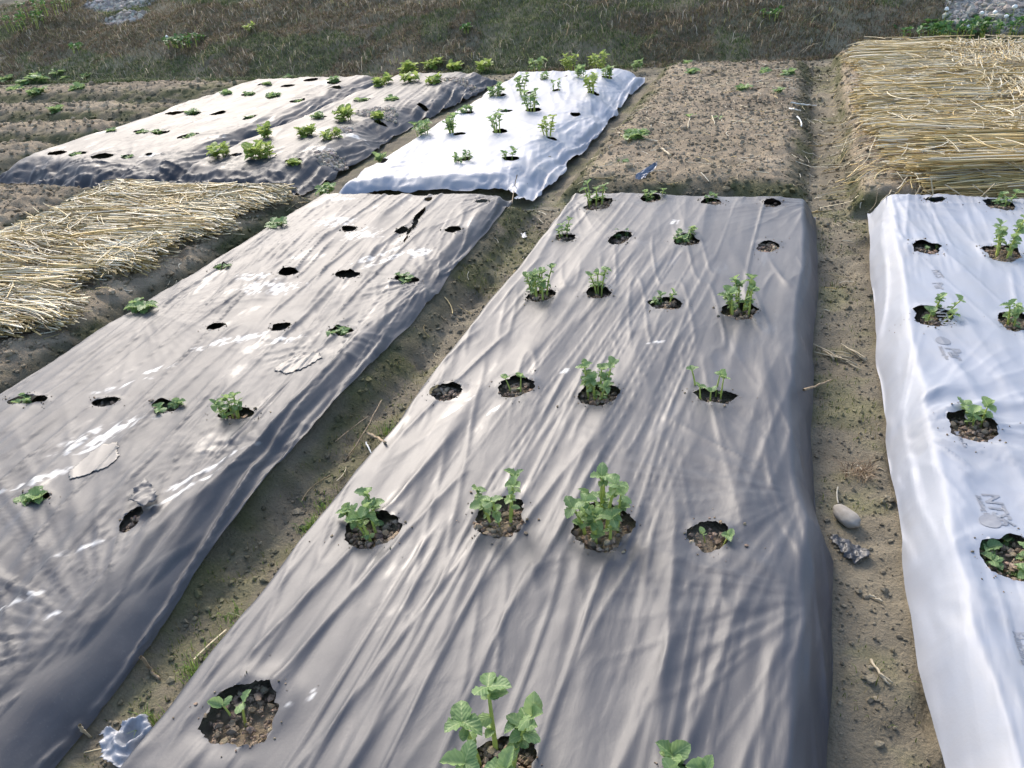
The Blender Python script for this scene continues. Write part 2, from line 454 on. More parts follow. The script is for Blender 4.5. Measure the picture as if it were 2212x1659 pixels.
# sun glints painted white on the black films: pixel, half sizes in metres, turn
GLINTS = [(722, 482, .13, .10, 0), (780, 508, .12, .11, 0), (590, 622, .14, .09, .3), (820, 552, .03, .16, -.5), (832, 562, .03, .13, -.5), (900, 545, .09, .08, 0), (545, 600, .10, .05, .2),
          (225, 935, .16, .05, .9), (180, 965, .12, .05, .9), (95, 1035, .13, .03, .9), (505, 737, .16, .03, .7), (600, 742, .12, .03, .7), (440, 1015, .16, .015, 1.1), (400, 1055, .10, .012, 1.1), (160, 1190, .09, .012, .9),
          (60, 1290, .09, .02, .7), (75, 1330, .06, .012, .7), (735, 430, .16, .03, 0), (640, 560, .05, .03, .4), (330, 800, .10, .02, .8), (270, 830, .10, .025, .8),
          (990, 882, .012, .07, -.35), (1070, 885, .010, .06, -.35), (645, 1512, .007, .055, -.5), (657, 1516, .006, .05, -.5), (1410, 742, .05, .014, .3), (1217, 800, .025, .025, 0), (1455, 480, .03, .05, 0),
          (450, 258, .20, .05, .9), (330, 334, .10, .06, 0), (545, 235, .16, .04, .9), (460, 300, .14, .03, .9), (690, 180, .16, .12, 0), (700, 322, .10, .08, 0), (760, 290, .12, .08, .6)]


class Film:
    def __init__(s, xl, xr, yn, yf, zt=ZT, zb=0.012, wl=.10, wr=.10, wn=.12, wf=.12, pins=(), holes=(), seed=0, amp=1.0,
                 ang=0.05, edge_n=0.006, pw=1.45, zbn=None, zbr=None, wrf=None):
        s.__dict__.update(locals())

    def outline(s, x, y):
        f = lambda v, q: v(q) if callable(v) else v + 0 * q
        k = s.seed
        e = s.edge_n
        xl = f(s.xl, y) + e * 2 * (noise(y * 5, y * 0 + k, k) - .5); xr = f(s.xr, y) + e * 2 * (noise(y * 5, y * 0 + k, k + 1) - .5)
        yn = f(s.yn, x) + e * 2 * (noise(x * 5, x * 0 + k, k + 2) - .5); yf = f(s.yf, x) + e * 2 * (noise(x * 5, x * 0 + k, k + 3) - .5)
        return xl, xr, yn, yf

    def z(s, x, y):
        x = np.asarray(x, float); y = np.asarray(y, float)
        xl, xr, yn, yf = s.outline(x, y)
        S = lambda t: 1 - (1 - np.clip(t, 0, 1)) ** s.pw
        sl, sr, sn, sf = S((x - xl) / s.wl), S((xr - x) / (s.wrf(y) if s.wrf else s.wr)), S((y - yn) / s.wn), S((yf - y) / s.wf)
        zbr = s.zb if s.zbr is None else (s.zbr(y) if callable(s.zbr) else s.zbr); zbn = s.zb if s.zbn is None else s.zbn
        lo = zbr + (zbn - zbr) * (1 - sn)
        body = sl * sr * sn * sf
        z = lo + (s.zt - lo) * body
        k = s.seed; A = s.amp
        # slow waves of the soil under the film
        z = z + A * 0.012 * (fbm(x * 1.6, y * 1.3, k + 10, 3) - .5) * body ** 3
        # straight pull folds: a few fixed directions, each one taking hold of its own areas
        wu = x + 0.020 * (noise(x * 1.3, y * .9, k + 12) - .5)
        for j, (da, wl_, ln_, am_, lo_, ex_) in enumerate(FOLDS):
            th = s.ang + da; u = wu * np.cos(th) + y * np.sin(th); v = y * np.cos(th) - wu * np.sin(th)
            m = sstep(lo_, lo_ + .28, noise(x * 1.9 + j * 5, y * .95, k + 13 + j))
            rr = 1 - np.abs(2 * noise(u / wl_, v / ln_, k + 25 + j) - 1)
            z = z + A * am_ * (rr ** ex_ - (.5 if ex_ < 2 else .17)) * (.06 + .94 * m)
        m1 = sstep(0.30, 0.70, noise(x * 2.1, y * 1.1, k + 13))
        # small cross crinkles
        z = z + A * 0.0008 * m1 * (fbm(x / 0.06, y / 0.05, k + 18, 3) - .5)
        # loose folds along the flanks
        fl = 1 - sr * sl
        z = z + A * 0.030 * fl ** .7 * (1 - np.abs(2 * noise((x - 0.06 * np.sin(y * 2.1)) / 0.046, y / 0.7, k + 19) - 1) - .5) + A * .008 * fl * (1 - np.abs(2 * noise(x / 0.018 + y * 3, y / 0.3, k + 24) - 1) - .5)
        fe = (1 - sn) * sstep(0, .06, y - yn + .02)
        rg = lambda q: 1 - np.abs(2 * q - 1)
        z = z + A * fe * (0.055 * (rg(noise(x / 0.17 + y / .3, y / 0.10, k + 20)) - .5) + 0.026 * (rg(noise(x / 0.06 - y / .2, y / 0.06, k + 22)) - .5))
        for (px, py, am, rad, kk) in s.pins:
            dx, dy = x - px, y - py; d = np.hypot(dx, dy) + 1e-6; t = np.arctan2(dy, dx)
            fall = np.exp(-(d / (rad * 1.5)) ** 1.6) * np.clip(d / (rad * .6), 0, 1)      # folds fan out from the peg
            z = z - .9 * am * np.exp(-(d / (rad * .3)) ** 2)
            wv = 1 - np.abs(2 * noise(t / (2 * np.pi) * kk + 40 + px * 7, d * .6 / rad, k + 21) - 1)
            wv2 = 1 - np.abs(2 * noise(t / (2 * np.pi) * kk * 2.1 + 70 + px * 7, d * 1.2 / rad, k + 23) - 1)
            z = z + am * (0.55 * (wv ** 4 - .2) + .28 * (wv2 ** 3.5 - .2)) * fall
        for h in s.holes:
            d = np.hypot((x - h['x']) / h['rx'], (y - h['y']) / h['ry'])
            near = np.exp(-np.clip(d - 1, 0, None) ** 2 / 0.16) * (d < 3.2)
            lift = h.get('lift', 0.004)
            z = z + near * (lift * np.clip((y - h['y']) / h['ry'], -1, 1) + h.get('up', 0.002))
        return z

    def hole_r(s, h, th):
        wob = 0.78 + 0.44 * noise(np.cos(th) * 1.3 + h['x'] * 9, np.sin(th) * 1.3 + h['y'] * 9, 90) + 0.16 * (noise(th * 7, th * 0 + h['x'] * 31, 91) - .5) + .10 * (noise(th * 19, th * 0 + h['x'] * 17, 92) - .5)
        c, sn = np.cos(th - h['a']), np.sin(th - h['a'])
        return wob / np.sqrt((c / h['rx']) ** 2 + (sn / h['ry']) ** 2)

    def build(s, name, mat, label, cat, sx, sy, fine_y=None):
        f = lambda v, lo: (min if lo else max)(v(np.linspace(-8, 9.5, 300))) if callable(v) else v
        x0, x1, y0, y1 = f(s.xl, True) - .02, f(s.xr, False) + .02, f(s.yn, True) - .02, f(s.yf, False) + .02
        fx = sx * .7
        X = axis((x0, x0 + s.wl, fx), (x0 + s.wl, x1 - s.wr, sx), (x1 - s.wr, x1 + fx, fx))
        Y = axis((y0, y0 + s.wn, sy * .7), (y0 + s.wn, y1, sy), (y1, y1 + sy * .9, sy))
        nx, ny = len(X), len(Y)
        gx, gy = np.meshgrid(X, Y); px = gx.ravel(); py = gy.ravel()
        xl, xr, yn, yf = s.outline(px, py)
        px = np.clip(px, xl, xr); py = np.clip(py, yn, yf)          # edges snap to the ragged outline
        inside = np.zeros(len(px), bool); npx, npy = px.copy(), py.copy()
        for h in s.holes:
            R = 2.2 * max(h['rx'], h['ry'])
            idx = np.nonzero((np.abs(px - h['x']) < R) & (np.abs(py - h['y']) < R))[0]
            if len(idx) == 0: continue
            dx, dy = px[idx] - h['x'], py[idx] - h['y']; th = np.arctan2(dy, dx); rr = s.hole_r(h, th)
            ins = np.hypot(dx, dy) < rr
            inside[idx[ins]] = True
            npx[idx[ins]] = h['x'] + np.cos(th[ins]) * rr[ins]; npy[idx[ins]] = h['y'] + np.sin(th[ins]) * rr[ins]
        px, py = npx, npy
        z = np.maximum(s.z(px, py), ground_z(px, py, False) + .010)      # the film rests on the soil
        F = grid_faces(nx, ny)
        F = F[~inside[F].all(1)]
        # drop collapsed faces at the clipped outline
        ar = 0.5 * np.abs((px[F[:, 2]] - px[F[:, 0]]) * (py[F[:, 3]] - py[F[:, 1]]) - (px[F[:, 3]] - px[F[:, 1]]) * (py[F[:, 2]] - py[F[:, 0]]))
        F = F[ar > 1e-8]
        used = np.unique(F); remap = np.full(len(px), -1); remap[used] = np.arange(len(used))
        V = np.stack([px, py, z], 1)[used]; F = remap[F]
        me = mesh_np(name, V, F)
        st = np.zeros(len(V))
        for (px_, py_, rx_, ry_, a_) in GLINTS:
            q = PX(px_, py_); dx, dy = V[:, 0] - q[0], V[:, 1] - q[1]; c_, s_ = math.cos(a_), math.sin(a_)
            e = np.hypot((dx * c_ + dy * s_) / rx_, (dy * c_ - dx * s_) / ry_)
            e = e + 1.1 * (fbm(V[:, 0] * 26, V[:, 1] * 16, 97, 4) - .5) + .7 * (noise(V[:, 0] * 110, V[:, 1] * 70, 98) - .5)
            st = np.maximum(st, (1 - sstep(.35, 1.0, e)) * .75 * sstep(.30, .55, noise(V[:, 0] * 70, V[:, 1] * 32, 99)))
        set_col(me, 'glint', st[:, None] * np.ones((1, 3)))
        o = tag(link(name, me, mat), label, cat)
        s.obj = o
        return o


def H(px, py, rx, ry, a=0.0, **kw):
    """opening in the film at a pixel with pixel half sizes, on a bed top"""
    c = PX(px, py); l = PX(px - rx, py); r_ = PX(px + rx, py); u = PX(px, py - ry); d = PX(px, py + ry)
    h = dict(x=c[0], y=c[1], rx=float(np.hypot(*(r_ - l)[:2])) / 2, ry=float(np.hypot(*(u - d)[:2])) / 2, a=a)
    h.update(kw); return h


def interp(pts):
    pts = sorted(pts); a = np.array(pts)
    return lambda q: np.interp(q, a[:, 0], a[:, 1])


def pin(px, py, z, am, rad, k):
    q = PX(px, py, z); return (q[0], q[1], am, rad, k)


FILMS = {}
_t0, _t1 = PX(914, 456), PX(872, 524); _td = _t1 - _t0; _ta = math.atan2(-_td[0], _td[1])
TEAR = [dict(x=_t0[0] + _td[0] * t + .006 * math.sin(t * 17), y=_t0[1] + _td[1] * t, rx=q, ry=.075, a=_ta, lift=0, up=.003) for t, q in ((.1, .013), (.3, .016), (.5, .014), (.7, .011), (.9, .008))]
# near left black film
FILMS['A'] = Film(-2.93, interp([(0, -1.44), (.7, -1.46), (1.05, -1.475), (1.43, -1.505), (1.76, -1.52), (2.45, -1.525), (3.07, -1.53), (3.91, -1.575), (4.55, -1.60)]),
                  0.1, 4.54, wl=.08, wr=.20, wrf=interp([(.5, .22), (1.1, .19), (1.8, .11), (4.5, .08)]), wf=.10, seed=101, amp=1.45, ang=0.16, zbr=interp([(.5, .012), (.9, .03), (1.3, .065), (1.7, .085), (4.5, .098)]),
                  pins=[pin(225, 1412, .06, .017, .62, 46), pin(70, 1562, .05, .016, .45, 40), pin(930, 628, .09, .022, .28, 26), pin(700, 762, .13, .014, .22, 22),
                        pin(590, 1000, .08, .016, .2, 22), pin(310, 668, .16, .007, .55, 44), pin(705, 420, .16, .007, .45, 40), pin(597, 490, .16, .005, .35, 36), pin(1100, 436, .1, .016, .3, 24), pin(1010, 1270 - 560, .1, .01, .15, 18)],
                  holes=[H(477, 576, 15, 5), H(622, 592, 20, 6, .3), H(752, 595, 25, 6, .1), H(877, 601, 27, 6), H(466, 706, 18, 6, .3), H(608, 709, 22, 7, .3), H(735, 717, 27, 8, .2),
                         H(60, 866, 38, 7, .2), H(228, 866, 27, 7, .2), H(358, 877, 28, 8), H(517, 892, 40, 10, .15), H(76, 1077, 34, 9, .2), H(285, 1117, 17, 24, .3), H(752, 495, 16, 4), H(868, 500, 13, 6), H(980, 498, 17, 5),
                         H(926, 432, 8, 3), H(1042, 437, 13, 3), *TEAR])
# near middle black film
FILMS['B'] = Film(-1.27, interp([(0, .18), (1.1, .185), (1.48, .20), (1.8, .205), (2.0, .165), (2.4, .15), (2.75, .15), (3.7, .17), (4.6, .165)]),
                  0.1, 4.62, wl=.08, wr=.085, wf=.10, seed=203, amp=.95, ang=-0.04, zbr=0.012,
                  pins=[pin(1738, 1090, .11, .009, .5, 36), pin(1760, 450, .12, .012, .3, 22), pin(1765, 1330, .1, .012, .4, 30),
                        pin(1240, 438, .14, .012, .3, 22)],
                  holes=[H(532, 1537, 78, 66, .55, lift=.0090), H(1092, 1640, 66, 50, .1), H(806, 1146, 56, 34, .1, lift=.0060), H(1080, 1118, 56, 37, .1, lift=.0070), H(1298, 1137, 62, 46, .05, lift=.0100), H(1532, 1165, 43, 31, lift=.0070),
                         H(962, 846, 35, 17, .15, lift=.0060), H(1115, 838, 38, 19, lift=.0060), H(1292, 852, 40, 22, lift=.0060), H(1545, 856, 48, 13, -.05), H(1167, 638, 31, 12), H(1293, 633, 26, 11), H(1435, 657, 32, 12),
                         H(1599, 672, 37, 16), H(1222, 510, 22, 7), H(1340, 516, 24, 12), H(1480, 522, 27, 10), H(1658, 530, 25, 11), H(1292, 442, 28, 12), H(1408, 431, 22, 8), H(1536, 437, 25, 6), H(1668, 440, 20, 6), H(1482, 1700, 55, 45)])
# near white film
FILMS['C'] = Film(interp([(0, .41), (1.2, .41), (1.46, .385), (2.06, .39), (2.9, .385), (3.8, .405), (4.6, .425)]), 1.90,
                  0.1, 4.68, wl=.10, wr=.1, wf=.10, seed=307, amp=1.0, ang=0.02,
                  pins=[pin(1935, 945, .10, .026, .34, 30), pin(1930, 910, .10, .012, .2, 22), pin(1890, 460, .12, .012, .3, 22), pin(1985, 1260, .09, .012, .3, 20), pin(2040, 1050, .16, .006, .3, 18)],
                  holes=[H(2000, 540, 33, 13, lift=.0060), H(2165, 546, 39, 19, lift=.0060), H(2013, 686, 42, 19, .1, lift=.0060), H(2197, 695, 36, 17, lift=.0060), H(2097, 917, 55, 29, -.35, lift=.0080), H(2187, 1207, 62, 44, -.15, lift=.0090),
                         H(2020, 435, 21, 4), H(2158, 442, 33, 10)])
# far left black film, far middle black film, far white film
FILMS['D'] = Film(interp([(4.8, -6.50), (5.3, -6.38), (8.9, -6.36)]), interp([(4.8, -4.42), (5.5, -4.52), (8.9, -4.50)]), interp([(-6.6, 5.02), (-5.2, 4.86), (-4.4, 4.92)]), 8.88,
                  wl=.14, wr=.24, wn=.30, wf=.14, seed=401, amp=1.35, ang=0.1, pw=1.5, edge_n=.03,
                  pins=[pin(280, 365, .1, .03, .4, 26), pin(520, 300, .1, .025, .35, 22), pin(120, 370, .1, .03, .35, 26), pin(700, 215, .1, .025, .4, 22), pin(330, 380, .06, .03, .35, 26)],
                  holes=[H(121, 332, 17, 3.2), H(169, 334, 18, 3), H(222, 338, 18, 4.5), H(273, 340, 10, 2.6), H(323, 333, 8, 1.6), H(378, 245, 17, 2.6), H(422, 246, 14, 2.6), H(473, 246, 12, 2.6), H(539, 252, 13, 3.4),
                         H(304, 286, 12, 2), H(349, 287, 18, 2.6), H(408, 296, 19, 4), H(572, 183, 12, 1.6), H(622, 187, 14, 1.8), H(672, 174, 13, 2.2), H(721, 178, 12, 2.2), H(538, 204, 13, 2.6), H(591, 209, 13, 2.6), H(643, 218, 14, 3.2), H(721, 190, 12, 1.8)])
FILMS['E'] = Film(-4.47, interp([(4.7, -3.30), (5.4, -3.26), (7.0, -3.34), (8.9, -3.16)]), interp([(-4.5, 4.82), (-3.9, 4.74), (-3.3, 4.72)]), 8.88,
                  wl=.10, wr=.26, wn=.28, wf=.14, seed=503, amp=1.5, ang=0.12, pw=1.5, edge_n=.03,
                  pins=[pin(640, 385, .08, .03, .45, 28), pin(820, 290, .08, .025, .35, 22), pin(950, 235, .08, .025, .35, 22), pin(1040, 195, .08, .025, .35, 22), pin(450, 375, .1, .02, .35, 22), pin(560, 375, .1, .02, .35, 22)],
                  holes=[H(564, 333, 14, 2.5), H(475, 331, 12, 2), H(420, 338, 12, 2), H(634, 350, 14, 4), H(509, 337, 16, 3), H(578, 289, 9, 1.5), H(663, 288, 14, 1.5), H(716, 295, 12, 1.8), H(641, 252, 16, 2.2), H(687, 254, 15, 1.8), H(745, 252, 12, 1.8),
                         H(820, 257, 12, 1.6), H(786, 216, 14, 1.6), H(846, 215, 13, 1.6), H(911, 218, 10, 1.4), H(887, 172, 9, 1.2), H(940, 179, 14, 1.8), H(883, 155, 10, 1), H(938, 148, 10, 1)])
FILMS['F'] = Film(interp([(4.5, -2.92), (8.9, -2.95)]), interp([(4.5, -1.60), (4.9, -1.52), (6.5, -1.50), (8.0, -1.52), (8.9, -1.53)]), interp([(-2.95, 4.50), (-2.55, 4.74), (-2.1, 4.80), (-1.72, 4.80), (-1.5, 4.62)]), 8.80,
                  zb=0.03, zbn=0.085, wl=.10, wr=.30, wn=.12, wf=.12, seed=601, amp=1.15, ang=0.25, pw=1.5, edge_n=.025,
                  pins=[pin(1140, 383, .12, .02, .3, 24), pin(1215, 300, .12, .02, .35, 24), pin(1300, 240, .12, .02, .35, 22), pin(1360, 180, .12, .02, .35, 22), pin(790, 395, .1, .02, .3, 22)],
                  holes=[H(822, 347, 16, 4), H(1000, 346, 16, 4), H(1105, 342, 18, 3.5), H(992, 289, 13, 2), H(1081, 284, 15, 3.5), H(1193, 293, 12, 2), H(1012, 243, 10, 1.8), H(1095, 240, 14, 1.6), H(1152, 238, 16, 3.5), H(1243, 244, 10, 3),
                         H(1084, 206, 9, 1.8), H(1145, 201, 9, 1.6), H(1203, 196, 9, 1.6), H(1282, 200, 12, 1.8), H(1176, 171, 10, 1.5), H(1222, 165, 3, 1.2), H(1310, 168, 11, 1.6), H(1231, 150, 8, 1.2), H(1165, 149, 10, 1.2)])
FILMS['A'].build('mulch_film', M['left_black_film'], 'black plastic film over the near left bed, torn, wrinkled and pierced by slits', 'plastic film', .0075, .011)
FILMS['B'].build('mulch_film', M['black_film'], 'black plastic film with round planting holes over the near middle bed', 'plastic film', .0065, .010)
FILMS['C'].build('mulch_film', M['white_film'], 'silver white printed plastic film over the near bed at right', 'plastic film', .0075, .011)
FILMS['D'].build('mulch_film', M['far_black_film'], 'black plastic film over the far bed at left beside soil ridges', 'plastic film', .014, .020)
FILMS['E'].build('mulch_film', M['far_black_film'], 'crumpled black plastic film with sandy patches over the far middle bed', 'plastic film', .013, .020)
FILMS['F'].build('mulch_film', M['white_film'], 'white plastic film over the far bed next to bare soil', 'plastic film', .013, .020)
for k, f in FILMS.items(): f.obj['group'] = 'plastic mulch sheets over the beds'


def film_z(k, x, y):
    return float(FILMS[k].z(np.array([x]), np.array([y]))[0])


def gz1(x, y):
    return float(ground_z(np.array([x]), np.array([y]))[0])


# ------------------------------------------------------------------ loose clods and crumbs
ICO_V, ICO_F = None, None
bm = bmesh.new(); bmesh.ops.create_icosphere(bm, subdivisions=1, radius=1.0)
ICO_V = np.array([v.co[:] for v in bm.verts]); ICO_F = np.array([[v.index for v in f.verts] for f in bm.faces]); bm.free()


def clods(name, X, Y, Z, R, C, sd, label=None, cat=None):
    r = np.random.default_rng(sd); n = len(X); nv = len(ICO_V)
    sc = r.uniform(0.65, 1.25, (n, 1, 3)); sc[:, :, 2] *= 0.8
    J = 1 + r.uniform(-0.36, 0.34, (n, nv, 1))
    a = r.uniform(0, 2 * np.pi, n)
    V = ICO_V[None] * sc * J * R[:, None, None]
    ca, sa = np.cos(a)[:, None], np.sin(a)[:, None]
    vx = V[:, :, 0] * ca - V[:, :, 1] * sa + X[:, None]; vy = V[:, :, 0] * sa + V[:, :, 1] * ca + Y[:, None]
    vz = V[:, :, 2] + Z[:, None]
    V = np.stack([vx, vy, vz], 2).reshape(-1, 3)
    F = (ICO_F[None] + (np.arange(n) * nv)[:, None, None]).reshape(-1, 3)
    me = mesh_np(name, V, F, False); set_col(me, 'tint', np.repeat(C, nv, 0))
    o = link(name, me, M['clod'])
    return tag(o, label, cat, kind='stuff')


def clod_cols(n, sd, base=(0.235, 0.178, 0.122)):
    r = np.random.default_rng(sd)
    return np.array(base)[None] * r.uniform(0.55, 1.35, (n, 1)) * r.uniform(0.94, 1.06, (n, 3))


r = np.random.default_rng(11)
hx, hy, hr, hz = [], [], [], []
for k, f in FILMS.items():
    for h in f.holes:
        big = k in 'ABC'
        n = int((240 if h['rx'] * h['ry'] > .003 else 50) if big else 10)
        a = r.uniform(0, 2 * np.pi, n); q = np.sqrt(r.uniform(0, 1, n)) * 1.05
        hx.append(h['x'] + np.cos(a) * q * h['rx']); hy.append(h['y'] + np.sin(a) * q * h['ry'])
        hr.append(np.clip(r.lognormal(-5.45, 0.55, n), .002, .0125))
hx, hy, hr = map(np.concatenate, (hx, hy, hr))
hz = ground_z(hx, hy) + hr * .5 + .009
clods('soil_crumbs', hx, hy, hz, hr, clod_cols(len(hx), 12, (0.27, 0.205, 0.145)), 13, 'brown soil crumbs showing in the planting holes', 'soil crumbs')


def scatter_rect(n, x0, x1, y0, y1, sd):
    r = np.random.default_rng(sd); return r.uniform(x0, x1, n), r.uniform(y0, y1, n), r


parts = []
x, y, r = scatter_rect(6500, -1.34, .12, 4.85, 9.2, 21); parts.append((x, y, np.clip(r.lognormal(-5.15, .55, len(x)), .0025, .03)))
x, y, r = scatter_rect(6000, -12.5, -6.3, 5.0, 9.5, 22); parts.append((x, y, np.clip(r.lognormal(-4.6, .5, len(x)), .005, .04)))
x, y, r = scatter_rect(1800, -6.6, -4.8, 2.6, 4.7, 23); parts.append((x, y, np.clip(r.lognormal(-4.7, .5, len(x)), .004, .03)))
x, y, r = scatter_rect(1500, -3.5, -2.95, 1.8, 4.6, 24); parts.append((x, y, np.clip(r.lognormal(-4.9, .5, len(x)), .003, .025)))
x, y, r = scatter_rect(2200, -1.62, -1.22, .5, 4.7, 25); parts.append((x, y, np.clip(r.lognormal(-5.3, .5, len(x)), .002, .016)))
x, y, r = scatter_rect(1800, .16, .44, .9, 4.9, 26); parts.append((x, y, np.clip(r.lognormal(-5.6, .5, len(x)), .002, .012)))
x, y, r = scatter_rect(700, .1, .5, 4.8, 9.6, 27); parts.append((x, y, np.clip(r.lognormal(-4.9, .5, len(x)), .003, .022)))
x, y, r = scatter_rect(900, -4.6, 1.8, 4.45, 4.95, 28); parts.append((x, y, np.clip(r.lognormal(-4.9, .5, len(x)), .003, .02)))
x, y, r = scatter_rect(900, -6.4, .4, 8.85, 9.9, 29); parts.append((x, y, np.clip(r.lognormal(-4.6, .5, len(x)), .004, .03)))
X = np.concatenate([p[0] for p in parts]); Y = np.concatenate([p[1] for p in parts]); R = np.concatenate([p[2] for p in parts])
Zg = ground_z(X, Y)
under = np.zeros(len(X), bool)
for k, f in FILMS.items():
    xl, xr, yn, yf = f.outline(X, Y); under |= (X > xl - .01) & (X < xr + .01) & (Y > yn - .01) & (Y < yf + .01)
X, Y, R, Zg = X[~under], Y[~under], R[~under], Zg[~under]
tc = ground_tint(X, Y, Zg) * np.random.default_rng(31).uniform(.75, 1.35, (len(X), 1))
clods('soil_clods', X, Y, Zg + R * .25, R, tc, 32, 'loose brown clods scattered over bare beds, ridges and furrows', 'soil clods')


# ------------------------------------------------------------------ potato plants
def leaf_mesh(name, mat, seed, wid=0.62, cup=0.25, droop=0.35, n=10, m=5):
    r = np.random.default_rng(seed); V = []
    for i in range(n):
        t = i / (n - 1)
        hw = wid * .5 * (math.sin(math.pi * min(1, t ** 0.80)) ** 0.62 if 0 < t < 1 else 0.0) + (0.02 if i in (0,) else 0.006)
        for j in range(m):
            q = -1 + 2 * j / (m - 1)
            z = cup * abs(q) ** 1.3 * hw * 2 - droop * t ** 2 * .5 + 0.08 * math.sin(t * 21 + abs(q) * 3 + seed) * abs(q) ** 2 * hw * 2 + r.normal(0, .006)
            V.append((t * (1 - .12 * droop * t), q * hw * (1 + r.normal(0, .05)), z))
    return mesh_mat(mesh_np(name, np.array(V), grid_faces(m, n)), mat)


def mesh_mat(me, mat):
    me.materials.append(mat); return me


LEAVES = {k: [leaf_mesh('leaf', M[k], 50 + i, *p) for i, p in enumerate([(.78, .25, .30), (.86, .15, .55), (.70, .40, .15), (.84, .30, .80), (.76, -.10, .60)])] for k in ('leaf', 'leaf_young', 'leaf_weed')}


def tube(pts, rad, sides=6):
    """tube along points, radius per point; end capped by a vertex"""
    pts = [np.array(p, float) for p in pts]; V = []; n = len(pts)
    for i, p in enumerate(pts):
        t = pts[min(i + 1, n - 1)] - pts[max(i - 1, 0)]; t = t / (np.linalg.norm(t) + 1e-9)
        u = np.cross(t, (0.31, 0.95, 0.1)); u /= np.linalg.norm(u) + 1e-9; w_ = np.cross(t, u)
        for k in range(sides):
            a = 2 * math.pi * k / sides; V.append(p + (u * math.cos(a) + w_ * math.sin(a)) * rad[i])
    V.append(pts[-1] + 0.0); F = []
    for i in range(n - 1):
        for k in range(sides):
            k2 = (k + 1) % sides; F.append((i * sides + k, i * sides + k2, (i + 1) * sides + k2, (i + 1) * sides + k))
    top = len(V) - 1
    for k in range(sides): F.append(((n - 1) * sides + k, (n - 1) * sides + (k + 1) % sides, top, top))
    me = bpy.data.meshes.new('tube')
    me.from_pydata([tuple(v) for v in V], [], [f if f[2] != f[3] else f[:3] for f in F])
    me.polygons.foreach_set('use_smooth', [True] * len(me.polygons)); me.update()
    return me


def frame(pos, d, up, s):
    d = d / (np.linalg.norm(d) + 1e-9); y_ = np.cross(up, d)
    if np.linalg.norm(y_) < 1e-3: y_ = np.cross((1, 0, 0.1), d)
    y_ /= np.linalg.norm(y_); z_ = np.cross(d, y_)
    return Matrix(((d[0] * s, y_[0] * s, z_[0] * s, pos[0]), (d[1] * s, y_[1] * s, z_[1] * s, pos[1]), (d[2] * s, y_[2] * s, z_[2] * s, pos[2]), (0, 0, 0, 1)))


def potato(loc, hm, ns, style, seed, spread=0.03, leaf=None, lean=(0, 0), nl=(9, 14)):
    """an Empty > stems > leaves, each one an object"""
    r = np.random.default_rng(seed)
    root = empty('potato_plant', loc)
    lf = (leaf or min(max(hm * .30, .016), .042)) * 1.12
    pal = LEAVES['leaf_young' if 'y' in style else ('leaf_weed' if 'w' in style else 'leaf')]
    ros = 'r' in style                                   # low rosette
    for i in range(ns):
        a = 2 * math.pi * (i / ns) + r.uniform(-.5, .5); rb = spread * math.sqrt(r.uniform(.05, 1)) if ns > 1 else 0
        b = np.array([math.cos(a) * rb, math.sin(a) * rb, -.012])
        L = hm * (r.uniform(.55, .95) if i else 1.0)
        out = np.array([math.cos(a), math.sin(a), 0]) * L * (r.uniform(.05, .30) if ns > 1 else .08) + np.array([lean[0], lean[1], 0]) * L
        if ros: out *= 1.6; L *= .6
        p1 = b + np.array([0, 0, L * .55]) + out * .15; p2 = b + np.array([0, 0, L]) + out
        P = [(1 - t) ** 2 * b + 2 * t * (1 - t) * p1 + t * t * p2 for t in np.linspace(0, 1, 6)]
        rad = max(.0023, min(.0050, hm * .036)) * r.uniform(.8, 1.15)
        st = link('stem', tube(P, [rad * (1.15 - .55 * t) for t in np.linspace(0, 1, 6)]), M['stem'], root)
        n = int(r.integers(nl[0], nl[1] + 1)); az0 = r.uniform(0, 6.28)
        for k in range(n):
            t = 1.0 if k < 3 else r.uniform(.34, .99)
            q = (1 - t) ** 2 * b + 2 * t * (1 - t) * p1 + t * t * p2
            az = az0 + k * 2.2 + r.uniform(-.35, .35)
            el = r.uniform(.35, 1.15) if k < 2 else r.uniform(-.15, .65)
            if ros: el *= .6
            d = np.array([math.cos(az) * math.cos(el), math.sin(az) * math.cos(el), math.sin(el)])
            s_ = lf * (r.uniform(.75, 1.15) if k < 3 else r.uniform(.42, .88))
            o = bpy.data.objects.new('leaf', pal[int(r.integers(0, 5))]); col.objects.link(o); o.parent = st
            o.matrix_local = frame(q, d, np.array([-d[0] * .3 + r.normal(0, .2), -d[1] * .3 + r.normal(0, .2), 1.0]), s_)
    return root


def depth(p):
    return float((p - np.array([0, 0, CAMZ])) @ RW[:, 2])


ORD = ['first', 'second', 'third', 'fourth', 'fifth', 'sixth', 'seventh', 'eighth', 'ninth', 'tenth']


def colword(i, n):
    if n == 1: return 'only one'
    if i == 0: return 'leftmost'
    if i == n - 1: return 'rightmost'
    return ORD[i] + ' from left'


def rowword(i, n):
    if n == 1: return 'the row'
    if i == 0: return 'nearest row'
    if i == n - 1: return 'farthest row'
    return ORD[i] + ' row'


def plant_rows(rows, bed, group, zfun, style, lab='potato plant'):
    sd_ = sum(ord(c) for c in bed) * 13
    for ri, row in enumerate(rows):
        for ci, q in enumerate(row):
            px, py, hp, ns = q[:4]; kw = dict(q[4]) if len(q) > 4 else {}
            p = PX(px, py, ZT - .02)
            for _ in range(3): p = PX(px, py, zfun(p[0], p[1]))
            hm = hp * depth(p) / (FOC * .86)
            st = kw.pop('style', style); adj = kw.pop('adj', 'tall' if hm > .135 else ('small' if hm < .07 else 'leafy'))
            sd_ += 7
            o = potato(p, hm, ns, st, sd_, **kw)
            tag(o, f'{adj} {lab}, {colword(ci, len(row))} in {rowword(ri, len(rows))} of {bed}', 'potato plant', group)


